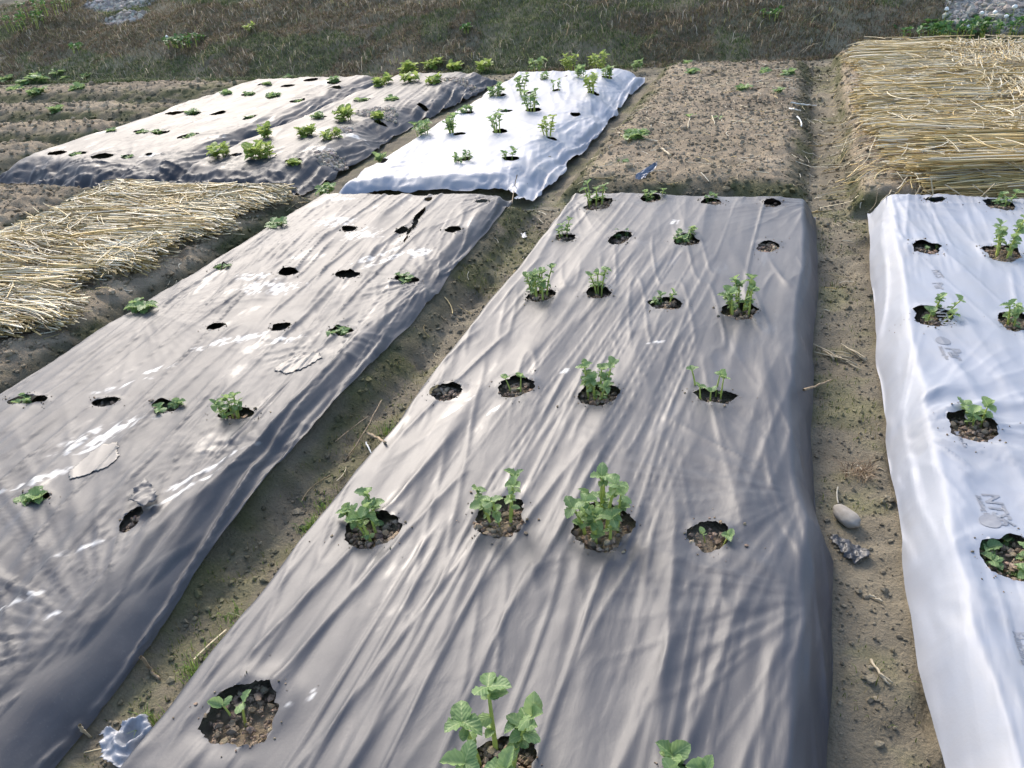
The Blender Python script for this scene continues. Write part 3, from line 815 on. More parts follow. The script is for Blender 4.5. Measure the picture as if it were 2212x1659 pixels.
soil_z = lambda x, y: gz1(x, y) + .004
on_film = lambda k: (lambda x, y: film_z(k, x, y) - .012)
plant_rows([
    [(1075, 1668, 175, 6, dict(adj='large', leaf=.041, spread=.055, nl=(8, 11))), (1480, 1705, 75, 3, dict(leaf=.036, spread=.03))],
    [(518, 1560, 85, 2, dict(leaf=.032, spread=.02, nl=(2, 3)))],
    [(803, 1152, 78, 7, dict(spread=.05, leaf=.032, lean=(-.25, .05))), (1082, 1128, 105, 5, dict(spread=.055, leaf=.032)), (1298, 1150, 125, 10, dict(adj='bushy', spread=.055, leaf=.033, nl=(9, 12))), (1540, 1178, 40, 2, dict(leaf=.020, nl=(2, 3)))],
    [(1113, 848, 42, 2, dict(leaf=.022, nl=(3, 4))), (1288, 862, 82, 8, dict(adj='bushy', spread=.042, leaf=.030)), (1533, 862, 58, 5, dict(spread=.06, leaf=.026, nl=(3, 4)))],
    [(1165, 643, 62, 9, dict(adj='bushy', spread=.05, leaf=.030)), (1292, 637, 54, 3, dict(spread=.015, leaf=.032)), (1432, 660, 34, 3, dict(spread=.03)), (1595, 678, 72, 8, dict(adj='bushy', spread=.05, leaf=.032))],
    [(1215, 512, 36, 3, dict(spread=.03)), (1340, 519, 18, 3, dict(spread=.03, leaf=.022)), (1478, 524, 32, 6, dict(spread=.05, leaf=.028))],
    [(1287, 444, 44, 5, dict(spread=.05, leaf=.030)), (1408, 435, 26, 5, dict(spread=.05, leaf=.028)), (1537, 438, 18, 3, dict(spread=.03, leaf=.022))],
], 'near middle black film', 'potato plants in the near middle bed', soil_z, '')
plant_rows([
    [(2172, 1215, 66, 5, dict(spread=.06, leaf=.032, style='r'))],
    [(2105, 922, 50, 3, dict(spread=.03, leaf=.032))],
    [(2022, 695, 48, 5, dict(spread=.04, leaf=.028, lean=(.25, 0))), (2196, 700, 54, 4, dict(spread=.04, leaf=.03))],
    [(2006, 544, 18, 3, dict(spread=.03, leaf=.016)), (2168, 552, 76, 7, dict(spread=.045, leaf=.034))],
    [(2022, 437, 14, 3, dict(spread=.04, leaf=.02)), (2165, 446, 30, 4, dict(spread=.05, leaf=.03))],
], 'near white film', 'potato plants in the near white bed', soil_z, '')
plant_rows([
    [(72, 1082, 26, 3, dict(leaf=.042, style='r', spread=.02))],
    [(48, 868, 16, 3, dict(leaf=.024, style='r')), (362, 880, 20, 4, dict(leaf=.026, style='r', spread=.04)), (503, 900, 52, 5, dict(leaf=.030, spread=.03))],
    [(310, 672, 36, 4, dict(leaf=.05, style='r', spread=.02, adj='bluish')), (733, 720, 18, 3, dict(leaf=.028, style='r'))],
    [(480, 579, 14, 2, dict(leaf=.03, style='r')), (874, 605, 20, 4, dict(leaf=.028, style='r', spread=.05))],
    [(596, 492, 22, 3, dict(leaf=.045, style='r', spread=.02))],
    [(704, 417, 22, 4, dict(leaf=.05, style='r', spread=.03))],
], 'near left black film', 'potato plants in the near left bed', on_film('A'), '')
plant_rows([
    [(168, 335, 7, 3, dict(style='r', leaf=.04)), (274, 341, 7, 2, dict(style='r', leaf=.04))],
    [(243, 286, 10, 3, dict(style='r', leaf=.05)), (307, 287, 8, 3, dict(style='r', leaf=.045)), (341, 288, 9, 3, dict(style='r', leaf=.05)), (408, 297, 8, 3, dict(style='r', leaf=.045))],
    [(415, 246, 14, 4, dict(style='r', leaf=.055)), (540, 253, 5, 2, dict(style='r', leaf=.04))],
    [(488, 206, 12, 5, dict(style='r', leaf=.06)), (539, 205, 9, 4, dict(style='r', leaf=.05)), (592, 210, 11, 5, dict(style='r', leaf=.06)), (642, 219, 5, 2, dict(style='r', leaf=.04))],
    [(578, 184, 8, 3, dict(style='r', leaf=.05)), (722, 178, 15, 5, dict(style='r', leaf=.06))],
    [(621, 170, 9, 4, dict(style='r', leaf=.05))],
], 'far left black film', 'potato plants in the far left bed', on_film('D'), '')
plant_rows([
    [(418, 346, 17, 6, dict(spread=.08, leaf=0.061)), (476, 340, 22, 6, dict(leaf=0.061, spread=.06)), (566, 344, 26, 8, dict(leaf=0.068, spread=.07, adj='bushy')), (634, 351, 6, 4, dict(style='yr', leaf=0.054))],
    [(577, 300, 24, 4, dict(leaf=0.061)), (662, 295, 17, 6, dict(leaf=0.061, spread=.06)), (716, 301, 15, 5, dict(leaf=0.054, spread=.06))],
    [(640, 258, 20, 7, dict(leaf=0.068, spread=.08)), (688, 258, 14, 4, dict(leaf=0.047, style='')), (744, 262, 22, 7, dict(leaf=0.061, spread=.06)), (820, 262, 16, 4, dict(leaf=0.054))],
    [(731, 221, 10, 4, dict(leaf=0.054, style='')), (785, 220, 10, 4, dict(leaf=0.054, style='r')), (846, 219, 11, 6, dict(leaf=0.054, style='r'))],
    [(827, 186, 14, 6, dict(leaf=0.068, spread=.08)), (887, 178, 14, 5, dict(leaf=0.068, spread=.06)), (940, 182, 14, 6, dict(leaf=0.061, spread=.06))],
    [(884, 160, 18, 7, dict(leaf=0.081, spread=.09)), (938, 154, 20, 8, dict(leaf=0.081, spread=.09)), (986, 155, 15, 6, dict(leaf=0.074, spread=.08)), (1046, 155, 17, 6, dict(leaf=0.074, spread=.08))],
], 'far middle black film', 'yellow green potato plants in the far middle bed', on_film('E'), 'y')
plant_rows([
    [(821, 350, 14, 4, dict(leaf=.045, spread=.05)), (1000, 350, 20, 4, dict(leaf=.035, spread=.05)), (1100, 342, 18, 2, dict(leaf=.035))],
    [(914, 293, 24, 5, dict(leaf=.05, spread=.06)), (977, 290, 36, 4, dict(leaf=.05, spread=.02)), (1074, 287, 34, 4, dict(leaf=.04, spread=.03)), (1184, 294, 38, 5, dict(leaf=.04, spread=.03, style='y'))],
    [(1008, 245, 13, 4, dict(leaf=.04, spread=.06)), (1082, 241, 7, 3, dict(style='r', leaf=.04)), (1147, 242, 38, 5, dict(leaf=.05, spread=.04))],
    [(1073, 209, 22, 6, dict(leaf=.05, spread=.06)), (1129, 208, 40, 5, dict(leaf=.05, spread=.04)), (1200, 198, 22, 2, dict(leaf=.035)), (1278, 203, 34, 6, dict(leaf=.05, spread=.05, style='y'))],
    [(1176, 174, 14, 4, dict(leaf=.035)), (1254, 170, 22, 5, dict(leaf=.045, spread=.03)), (1313, 171, 22, 5, dict(leaf=.045, spread=.04))],
    [(1162, 152, 22, 6, dict(leaf=.055, spread=.07)), (1231, 153, 28, 7, dict(leaf=.05, spread=.06, style='y')), (1292, 149, 28, 8, dict(leaf=.055, spread=.07, style='y')), (1376, 149, 14, 3, dict(leaf=.05))],
], 'far white film', 'potato plants in the far white bed', on_film('F'), '')
plant_rows([
    [(6, 285, 12, 4, dict(leaf=0.078))],
    [(10, 250, 13, 5, dict(leaf=0.085)), (72, 240, 9, 4, dict(leaf=0.072)), (123, 242, 12, 5, dict(leaf=0.085)), (152, 244, 16, 6, dict(leaf=0.085))],
    [(36, 203, 15, 6, dict(leaf=0.098)), (80, 204, 13, 6, dict(leaf=0.098)), (171, 197, 13, 6, dict(leaf=0.098)), (207, 200, 9, 4, dict(leaf=0.078)), (299, 200, 13, 5, dict(leaf=0.091)), (355, 199, 10, 4, dict(leaf=0.078))],
    [(14, 178, 12, 6, dict(leaf=0.104)), (51, 182, 10, 5, dict(leaf=0.091)), (103, 175, 22, 10, dict(leaf=0.111, adj='bushy', spread=.2)), (147, 173, 10, 5, dict(leaf=0.091)), (191, 172, 13, 6, dict(leaf=0.098)), (256, 168, 10, 5, dict(leaf=0.091)), (300, 167, 9, 5, dict(leaf=0.091)), (390, 166, 17, 7, dict(leaf=0.098)), (468, 166, 9, 4, dict(leaf=0.085))],
], 'far left soil ridges', 'potato plants on the far left soil ridges', soil_z, 'r')
plant_rows([
    [(1341, 346, 5, 2, dict(leaf=.03))],
    [(1372, 294, 15, 6, dict(leaf=.065, spread=.07, adj='bluish spreading'))],
    [(1492, 251, 6, 3, dict(leaf=.035)), (1548, 256, 5, 3, dict(leaf=.04))],
    [(1603, 191, 8, 5, dict(leaf=.05)), (1682, 197, 9, 4, dict(leaf=.04))],
    [(1493, 158, 10, 5, dict(leaf=.055)), (1649, 157, 7, 4, dict(leaf=.05)), (1702, 160, 9, 5, dict(leaf=.055))],
    [(1486, 136, 6, 4, dict(leaf=.05))],
], 'bare soil bed', 'small potato plants on the bare bed', soil_z, 'r')


# ------------------------------------------------------------------ straw
def straw_arrays(n, cx_, cy_, ang, L, rad, off, bend, sd, drape=True, tilt=None, segs=6):
    r = np.random.default_rng(sd); t = np.linspace(-.5, .5, segs)
    s_ = t[None] * L[:, None]; bw = (bend[:, None] * L[:, None]) * (t[None] ** 2 * 4 - .3)
    ca, sa = np.cos(ang)[:, None], np.sin(ang)[:, None]
    X = cx_[:, None] + s_ * ca - bw * sa; Y = cy_[:, None] + s_ * sa + bw * ca
    if drape:
        Z = ground_z(X.ravel(), Y.ravel(), False).reshape(X.shape)
        Zm = Z.mean(1, keepdims=True); Z = np.maximum(Z, Zm - .02) * .65 + Zm * .35      # stalks are stiff
        Z = Z + off[:, None]
    else: Z = np.repeat(off[:, None], segs, 1)
    if tilt is not None: Z = Z + s_ * tilt[:, None]
    K = 3; V = np.zeros((n, segs, K, 3)); ph = r.uniform(0, 6.28, n)
    for k in range(K):
        a = ph + 2 * np.pi * k / K
        V[:, :, k, 0] = X - (np.cos(a) * rad)[:, None] * sa; V[:, :, k, 1] = Y + (np.cos(a) * rad)[:, None] * ca
        V[:, :, k, 2] = Z + (np.sin(a) * rad)[:, None]
    V = V.reshape(-1, 3); b = (np.arange(n) * segs * K)[:, None, None]
    f = []
    for i in range(segs - 1):
        for k in range(K): f.append((i * K + k, i * K + (k + 1) % K, (i + 1) * K + (k + 1) % K, (i + 1) * K + k))
    F = (np.array(f)[None] + b).reshape(-1, 4)
    return V, F, segs * K


STRAW_C = np.array([(0.72, 0.56, 0.26), (0.80, 0.69, 0.45), (0.60, 0.45, 0.19), (0.82, 0.75, 0.58), (0.36, 0.28, 0.16)])


def straw_cols(n, sd, p):
    r = np.random.default_rng(sd); return STRAW_C[r.choice(5, n, p=p)] * r.uniform(.55, 1.2, (n, 1))


def straw_bed(name, label, sets, pick):
    """one mulch layer: its 300 stalks that show best are objects, the rest is one mass"""
    root = tag(empty(name, (0, 0, 0)), label, 'straw mulch')
    allv, allf, allc, base = [], [], [], 0; singles = []
    for (V, F, nv, C, score) in sets:
        n = len(C); order = np.argsort(-score); top = order[:pick.pop(0)]; mask = np.ones(n, bool); mask[top] = False
        Vn = V.reshape(n, nv, 3); fl = F.reshape(n, -1, 4)[0] - F.reshape(n, -1, 4)[0].min()
        for i in top: singles.append((Vn[i], fl, C[i]))
        idx = np.nonzero(mask)[0]
        allv.append(Vn[idx].reshape(-1, 3)); allf.append((fl[None] + (np.arange(len(idx)) * nv)[:, None, None]).reshape(-1, 4) + base)
        allc.append(np.repeat(C[idx], nv, 0)); base += len(idx) * nv
    me = mesh_np('straw_layer', np.concatenate(allv), np.concatenate(allf)); set_col(me, 'tint', np.concatenate(allc))
    tag(link('straw_layer', me, M['straw'], root), kind='stuff')
    for (v, f, c) in singles:
        me = mesh_np('straw', v, f); set_col(me, 'tint', np.repeat(c[None], len(v), 0)); link('straw', me, M['straw'], root)
    return root


def straw_set(n, sd, xr_, yr_, angf, Lr, offr, p, rad=(.0016, .0032), bend=.05, endx=None, side=1, tilt=None, keep=None):
    r = np.random.default_rng(sd)
    cx_ = r.uniform(*xr_, n); cy_ = r.uniform(*yr_, n); L = r.uniform(*Lr, n)
    ang = angf(cx_, cy_, r)
    if endx is not None:                                    # stalks butt against a ragged end line
        e = endx(cy_) + r.exponential(.07, n) * -side + r.normal(0, .02, n); m = r.uniform(size=n) < .38
        cx_ = np.where(m, e - side * L / 2, cx_)
        cx_ = np.where(side * (cx_ + side * L / 2) > side * (e + side * .02), e - side * L / 2, cx_)
    off = r.uniform(*offr, n) * (.55 + .9 * noise(cx_ * 2.2, cy_ * 3.1, sd + 9))
    tl = None if tilt is None else r.uniform(*tilt, n)
    if keep is not None:
        k = keep(cx_, cy_); cx_, cy_, L, ang, off = cx_[k], cy_[k], L[k], ang[k], off[k]; n = len(cx_)
        tl = tl[k] if tl is not None else None
    V, F, nv = straw_arrays(n, cx_, cy_, ang, L, r.uniform(*rad, n), off, r.normal(0, bend, n), sd + 1, tilt=tl)
    return (V, F, nv, straw_cols(n, sd + 2, p), off * 12 - cy_ * .35 + r.uniform(0, .4, n))


endL = lambda y: -3.22 + .34 * (noise(y * 3.2, y * 0 + 1, 141) - .5) + .10 * (noise(y * 9, y * 0 + 2, 142) - .5)
straw_bed('straw_mulch', 'golden straw stalks spread crosswise on the low bed left of the black film', [
    straw_set(5600, 151, (-4.75, -3.2), (1.6, 4.50), lambda x, y, r: r.normal(-.05, .20, len(x)) + .7 * (noise(x * 2.0, y * 3.5, 143) - .5), (.15, .42), (.006, .070), [.22, .33, .12, .28, .05], (.0022, .0046), .022, endL, 1),
    straw_set(1500, 161, (-4.7, -3.2), (1.7, 4.45), lambda x, y, r: r.uniform(-1.5, 1.5, len(x)), (.12, .40), (.040, .066), [.25, .35, .1, .25, .05], (.0020, .0042), .10, endL, 1),
], [200, 100])
endR = lambda y: .47 + .22 * (noise(y * 1.6, y * 0 + 1, 145) - .5) + .10 * (noise(y * 8, y * 0 + 2, 146) - .5)
zone2 = lambda x, y: (x + .5 * (noise(x * 60, y * 60, 199) - .5) > 1.15 + .45 * (noise(y * 1.5, y * 0, 147) - .5) + .04 * (y - 6)) & (y + .3 * (noise(x * 40, y * 40, 198) - .5) > 5.6)
straw_bed('straw_mulch', 'thick golden straw laid across the far right bed beside bare soil', [
    straw_set(6400, 171, (.5, 2.5), (4.95, 9.45), lambda x, y, r: r.normal(.0, .17, len(x)) + .6 * (noise(x * 1.5, y * 2.2, 148) - .5), (.3, .8), (.006, .075), [.28, .28, .18, .18, .08], (.0024, .0048), .03, endR, -1, keep=lambda x, y: ~zone2(x, y)),
    straw_set(3000, 181, (1.0, 2.6), (5.5, 9.4), lambda x, y, r: r.normal(-1.75, .32, len(x)), (.10, .30), (.02, .085), [.24, .36, .12, .26, .02], (.0024, .0044), .06, tilt=(-.35, .1), keep=zone2),
    straw_set(2000, 191, (1.0, 2.6), (4.72, 5.55), lambda x, y, r: r.normal(.06, .07, len(x)) + .35 * (x - 1.2) * (.5 - (y - 4.7)) * .4, (.7, 1.1), (.02, .125), [.42, .10, .38, .03, .07], (.0026, .0046), .035, lambda y: .66 + .55 * (noise(y * 5, y * 0, 149) - .5) + .2 * (noise(y * 23, y * 0, 150) - .5), -1),
    straw_set(1100, 201, (.5, 2.2), (4.8, 9.3), lambda x, y, r: r.uniform(-1.5, 1.5, len(x)), (.10, .35), (.05, .10), [.2, .38, .1, .27, .05], (.002, .0038), .12),
    straw_set(70, 211, (.26, .62), (4.75, 6.6), lambda x, y, r: r.normal(.75, .35, len(x)), (.2, .5), (.006, .03), [.2, .3, .15, .2, .15], (.002, .0036), .06),
    straw_set(170, 215, (.6, 2.2), (4.70, 4.88), lambda x, y, r: r.normal(-1.5, .5, len(x)), (.12, .38), (.0, .05), [.2, .35, .1, .25, .1], (.002, .0038), .12),
], [120, 40, 90, 30, 10, 10])


# litter: bits of straw and grass seedlings in the furrows
def litter(n, rects, sd):
    r = np.random.default_rng(sd); xs_, ys_ = [], []
    for (x0, x1, y0, y1, k) in rects: xs_.append(r.uniform(x0, x1, k)); ys_.append(r.uniform(y0, y1, k))
    return np.concatenate(xs_), np.concatenate(ys_), r


def clear(x, y, m=.012):
    u = np.zeros(len(x), bool)
    for f in FILMS.values():
        xl, xr, yn, yf = f.outline(x, y); u |= (x > xl - m) & (x < xr + m) & (y > yn - m) & (y < yf + m)
    return ~u


x, y, r = litter(0, [(-1.33, .1, 4.9, 9.1, 260), (-1.58, -1.24, .8, 4.8, 40), (.18, .4, 1.2, 4.8, 26), (.1, .5, 4.7, 9, 120), (-3.4, -2.95, 2, 4.6, 70), (-3.1, 1.6, 4.5, 4.9, 40)], 221)
k = clear(x, y, .04); x, y = x[k], y[k]; n = len(x)
V, F, nv = straw_arrays(n, x, y, r.uniform(0, 3.14, n), r.uniform(.03, .16, n), r.uniform(.0014, .0032, n), ground_z(x, y) - ground_z(x, y, False) + .006, r.normal(0, .12, n), 222)
me = mesh_np('straw_litter', V, F); set_col(me, 'tint', np.repeat(straw_cols(n, 223, [.1, .35, .1, .35, .1]) * .9, nv, 0))
tag(link('straw_litter', me, M['straw']), 'loose bits of pale straw strewn over bare soil and furrows', 'straw litter', kind='stuff')
x, y, r = litter(0, [(-1.6, -1.22, .6, 4.8, 5200), (.16, .44, 1.0, 4.8, 2600), (-3.4, -2.9, 1.8, 4.6, 2600), (.1, .5, 4.7, 9.5, 1600), (-1.6, -1.2, 4.7, 9.5, 1500), (-6.6, -4.75, 3, 4.9, 1200), (-12, -6.3, 5, 9.6, 2500), (-4.5, 1.8, 4.45, 4.85, 1500)], 231)
k = clear(x, y) & (fbm(x * 4.3, y * 4.3, 49, 4) + .25 * fbm(x * 11, y * 11, 233, 3) > r.uniform(.52, .80, len(x))); x, y = x[k], y[k]
V, F, C = blades(len(x), x, y, ground_z(x, y), .006, .026, .0012, [(.10, .15, .03), (.16, .19, .04), (.08, .11, .03), (.20, .17, .08)], 1.4, 235)
me = mesh_np('furrow_seedlings', V, F, False); set_col(me, 'tint', C)
tag(link('furrow_seedlings', me, M['grass']), 'moss and tiny green seedlings growing in the furrows', 'moss', kind='stuff')


def tuft(px, py, n, h, label, seed, cols=((.16, .26, .05), (.22, .30, .07), (.10, .18, .04)), rad=.02, wid=.0011, name='grass_tuft', cat='grass tuft', z=.01, lean=1.1):
    p = PX(px, py, z); r = np.random.default_rng(seed)
    x = r.normal(0, rad, n); y = r.normal(0, rad, n)
    V, F, C = blades(n, x, y, ground_z(x + p[0], y + p[1]), h * .5, h, wid, list(cols), lean, seed)
    me = mesh_np(name, V, F, False); set_col(me, 'tint', C)
    o = tag(link(name, me, M['grass']), label, cat); o.location = (p[0], p[1], 0); return o


for i, (px, py, n, h, lab) in enumerate([
        (672, 1132, 130, .045, 'bright green grass tuft against the left edge of the middle black film'),
        (700, 1085, 60, .035, 'small grass tuft above the bright green tuft at the middle film edge'),
        (420, 1452, 90, .05, 'grass tuft halfway down the near furrow beside the middle black film'),
        (322, 1560, 60, .05, 'sparse grass tuft just above the silvery film scrap'),
        (455, 1405, 40, .04, 'thin grass tuft between two tufts along the middle film edge'),
        (838, 935, 40, .06, 'upright grass tuft beside the twigs in the left furrow'),
        (500, 1335, 50, .035, 'low grass tuft at the furrow edge above the halfway tuft'),
        (1985, 1190 + 20, 1, .02, '')]):
    if lab: tuft(px, py, n, h, lab, 300 + i)['group'] = 'grass tufts in the furrows'


# ------------------------------------------------------------------ weeds and flowers on the bank
def weed(px, py, ns, hm, leaf, label, seed, spread, style='w'):
    p = on_bank(px, py)
    o = potato(p, hm, ns, style, seed, spread=spread, leaf=leaf, nl=(6, 8)); o.name = 'weed_clump'
    return tag(o, label, 'weed', 'leafy weeds on the grass bank')


weed(108, 30, 26, .30, .05, 'green bushy weed near the top left corner of the bank', 401, .42)
weed(62, 62, 16, .25, .06, 'bluish green weed below the bushy weed at top left', 402, .32)
weed(400, 98, 22, .16, .06, 'low green weed patch in the middle of the left bank', 403, .30)
weed(542, 66, 6, .10, .05, 'single small light green weed right of the low weed patch', 404, .06, 'wy')
weed(168, 112, 8, .12, .05, 'small weed under the pale earth patch at left', 405, .12)
weed(1008, 70, 6, .10, .05, 'small dark weed in mid bank above the far white film', 406, .08)
weed(1668, 42, 6, .12, .05, 'small weed on the bank above the bare soil bed', 407, .10)
weed(2062, 78, 40, .16, .055, 'dark green clover clump behind the far straw', 408, .34)
weed(2170, 72, 34, .16, .055, 'dark clover clump right of the other clump below pale earth', 409, .34)
weed(1985, 72, 14, .10, .05, 'pale low weed left of the dark clover clumps', 410, .30)
for i, (px, py, lab) in enumerate([(2038, 49, 'white clover flower highest on the left clover clump'), (2084, 88, 'white clover flower lowest, just above the straw'), (2114, 58, 'white clover flower between the two clover clumps'),
                                   (2142, 57, 'white clover flower on the pale earth edge, left of two neighbours'), (2166, 66, 'white clover flower in the middle of the right clover clump'), (2184, 45, 'white clover flower highest of the right clump'),
                                   (365, 101, 'white flower in the low weed patch on the left bank')]):
    p = on_bank(px, py); fl = empty('clover_flower', tuple(p)); r = np.random.default_rng(500 + i)
    link('stalk', tube([(0, 0, -.05), (.004, 0, .06), (.008, .002, .13)], [.002, .002, .0015], 5), M['stem'], fl)
    V = ICO_V * (1 + r.uniform(-.22, .22, (len(ICO_V), 1))) * np.array([.026, .026, .022]) + np.array([.008, .002, .14])
    link('flower_head', mesh_np('flower_head', V, ICO_F, False), M['petal'], fl)
    tag(fl, lab, 'flower', 'white flowers on the bank')


# ------------------------------------------------------------------ small things lying about
def rod(name, pts, rad, mat, label, cat, group=None, taper=.75, dz=.0):
    """a stick or stalk through pixel points, each with its height above the soil or film"""
    Q = []
    for (px, py, h) in pts:
        p = PX(px, py, .02)
        for _ in range(3): p = PX(px, py, gz1(p[0], p[1]) + h + rad)
        Q.append(p)
    c = Q[0].copy(); n = len(Q); dense = []
    for i in range(n - 1):
        for t in np.linspace(0, 1, 5)[:-1]: dense.append(Q[i] * (1 - t) + Q[i + 1] * t)
    dense.append(Q[-1]); r = np.random.default_rng(int(pts[0][0] * 7 + pts[0][1]))
    D = [q - c + (r.normal(0, rad * .35, 3) if 0 < i < len(dense) - 1 else 0) for i, q in enumerate(dense)]
    R_ = [rad * (1 - (1 - taper) * i / (len(D) - 1)) * r.uniform(.88, 1.12) for i in range(len(D))]
    o = link(name, tube(D, R_, 6), mat); o.location = c
    return tag(o, label, cat, group)


G = 'dry sticks and stalks on the ground'
rod('stick', [(1736, 842, .10), (1762, 834, .10), (1795, 821, .09)], .0045, M['twig'], 'brown stick poking out of the middle film into the right furrow', 'stick', G)
rod('stick', [(303, 1419, .02), (325, 1446, .005), (345, 1469, .0)], .005, M['twig'], 'knobbly brown stick in the near furrow at lower left', 'stick', G)
rod('stick', [(172, 1566, .01), (183, 1580, .004), (196, 1593, .0)], .0042, M['dead_straw'], 'short grey stick beside the near left film at bottom', 'stick', G)
rod('twig', [(824, 865, .06), (790, 930, .03), (744, 998, .0)], .0028, M['twig'], 'long thin twig leaning across the left furrow', 'twig', G)
rod('twig', [(796, 899, .05), (760, 925, .03), (724, 954, .01)], .0022, M['twig'], 'thin twig crossing behind the long leaning twig', 'twig', G)
rod('stick', [(794, 936, .05), (812, 944, .05), (833, 956, .06)], .006, M['twig'], 'thick pale ended stick stub against the middle film edge', 'stick', G)
rod('straw_stalk', [(791, 955, .02), (796, 968, .02), (803, 979, .02)], .0032, M['petal'], 'short white stalk beneath the stick stub', 'straw', G)
rod('straw_stalk', [(1882, 1425, .004), (1900, 1455, .003), (1922, 1479, .003)], .0034, M['dead_straw'], 'longest straw stalk in the right furrow near the bottom', 'straw', G)
rod('straw_stalk', [(1890, 1440, .006), (1905, 1458, .005), (1928, 1476, .004)], .0030, M['dead_straw'], 'straw stalk lying against the longest stalk, right side', 'straw', G)
rod('straw_stalk', [(1877, 1284, .004), (1890, 1290, .004), (1906, 1299, .004)], .0040, M['dead_straw'], 'stubby straw piece below the black film scrap', 'straw', G)
rod('straw_stalk', [(1709, 221, .02), (1735, 226, .03), (1763, 228, .03)], .007, M['petal'], 'white stalk over the right edge of the bare bed, farthest of three', 'straw', G)
rod('straw_stalk', [(1705, 234, .02), (1716, 236, .02), (1729, 239, .02)], .006, M['petal'], 'short white stalk just below the farthest white stalk', 'straw', G)
rod('straw_stalk', [(1722, 252, .02), (1730, 262, .02), (1731, 273, .02)], .006, M['petal'], 'bent white stalk on the right edge of the bare bed', 'straw', G)
rod('straw_stalk', [(1430, 321, .01), (1439, 328, .01), (1449, 336, .01)], .008, M['dead_straw'], 'pale stub on the bare bed, nearest the left edge', 'straw', G)
rod('straw_stalk', [(1490, 256, .01), (1487, 266, .01), (1486, 277, .01)], .006, M['dead_straw'], 'pale upright stalk in the middle left of the bare bed', 'straw', G)
rod('straw_stalk', [(1538, 250, .01), (1542, 262, .01), (1545, 270, .01)], .006, M['dead_straw'], 'pale stalk right of the upright stalk on bare soil', 'straw', G)
rod('twig', [(1623, 88, .02), (1645, 86, .04), (1668, 77, .10)], .010, M['dead_straw'], 'pale branched twig at the foot of the bank', 'twig', G)
rod('straw_stalk', [(1130, 455, .0), (1160, 452, .01), (1205, 456, .0)], .004, M['dead_straw'], 'straw stalk lying between the near left and middle films', 'straw', G)
rod('twig', [(1117, 378, .12), (1111, 405, .08), (1106, 440, .12)], .003, M['twig'], 'thin dark twig standing at the far corner of the near left film', 'twig', G)
for i, (a, b, c, lab) in enumerate([((1935, 395, .10), (1920, 420, .03), (1902, 436, .0), 'drooping straw at the left front of the thick far straw'), ((1990, 402, .10), (1975, 425, .02), (1968, 438, .0), 'second drooping straw in front of the thick far straw'),
                                    ((2040, 398, .14), (2075, 420, .05), (2110, 440, .0), 'long curved straw hanging from the thick far straw'), ((2100, 398, .14), (2128, 420, .04), (2150, 442, .0), 'hanging straw right of the long curved straw'),
                                    ((2010, 380, .16), (2016, 420, .06), (1995, 440, .0), 'straw bent leftwards under the thick far straw'), ((2150, 396, .12), (2120, 425, .03), (2085, 442, .0), 'straw crossing leftwards at the right front of the far straw')]):
    rod('straw_stalk', [a, b, c], .0032, M['dead_straw'], lab, 'straw', 'straws hanging from the far mulch')

# a pressed bunch of straw and a root tuft in the right furrow
p = PX(1826, 770, .01); bunch = tag(empty('straw_bunch', tuple(p)), 'flattened bunch of old straw in the right furrow', 'straw')
r = np.random.default_rng(601)
for i in range(14):
    a = r.normal(-.75, .28); L = r.uniform(.06, .15); q = np.array([r.normal(-.02, .035), r.normal(0, .03)]); d = np.array([math.cos(a), math.sin(a)])
    P = [(q[0] + d[0] * L * t, q[1] + d[1] * L * t, gz1(p[0] + q[0] + d[0] * L * t, p[1] + q[1] + d[1] * L * t) - p[2] + .006 + .006 * r.uniform() + .008 * i / 14) for t in (-.5, -.2, .2, .5)]
    link('straw', tube(P, [.0028] * 4, 5), M['dead_straw'], bunch)
tuft(1856, 1016, 120, .05, 'dry brown root tuft lying in the right furrow', 611, ((.34, .26, .17), (.24, .17, .11), (.42, .34, .24)), .022, .0015, 'root_tuft', 'root tuft', .01, 2.2)

# pale stone
p = PX(1834, 1108, .035); bm = bmesh.new(); bmesh.ops.create_icosphere(bm, subdivisions=4, radius=1.0)
for v in bm.verts:
    c = np.array(v.co[:]); k = 1 + .30 * (float(fbm(np.array([c[0] * 1.2 + 5]), np.array([c[1] * 1.2 + c[2]]), 701, 3)[0]) - .5)
    v.co = Vector((c[0] * .058 * (1 - .3 * max(c[0], 0)) * k, c[1] * .028 * k, c[2] * .022 * k))
me = bpy.data.meshes.new('stone'); bm.to_mesh(me); bm.free(); me.polygons.foreach_set('use_smooth', [True] * len(me.polygons))
o = tag(link('stone', me, M['stone']), 'smooth pale oval stone in the right furrow', 'stone')
o.location = (p[0], p[1], gz1(p[0], p[1]) + .020); dv = PX(1860, 1127, .03) - PX(1808, 1088, .03); o.rotation_euler = (0.1, 0.05, math.atan2(dv[1], dv[0]))


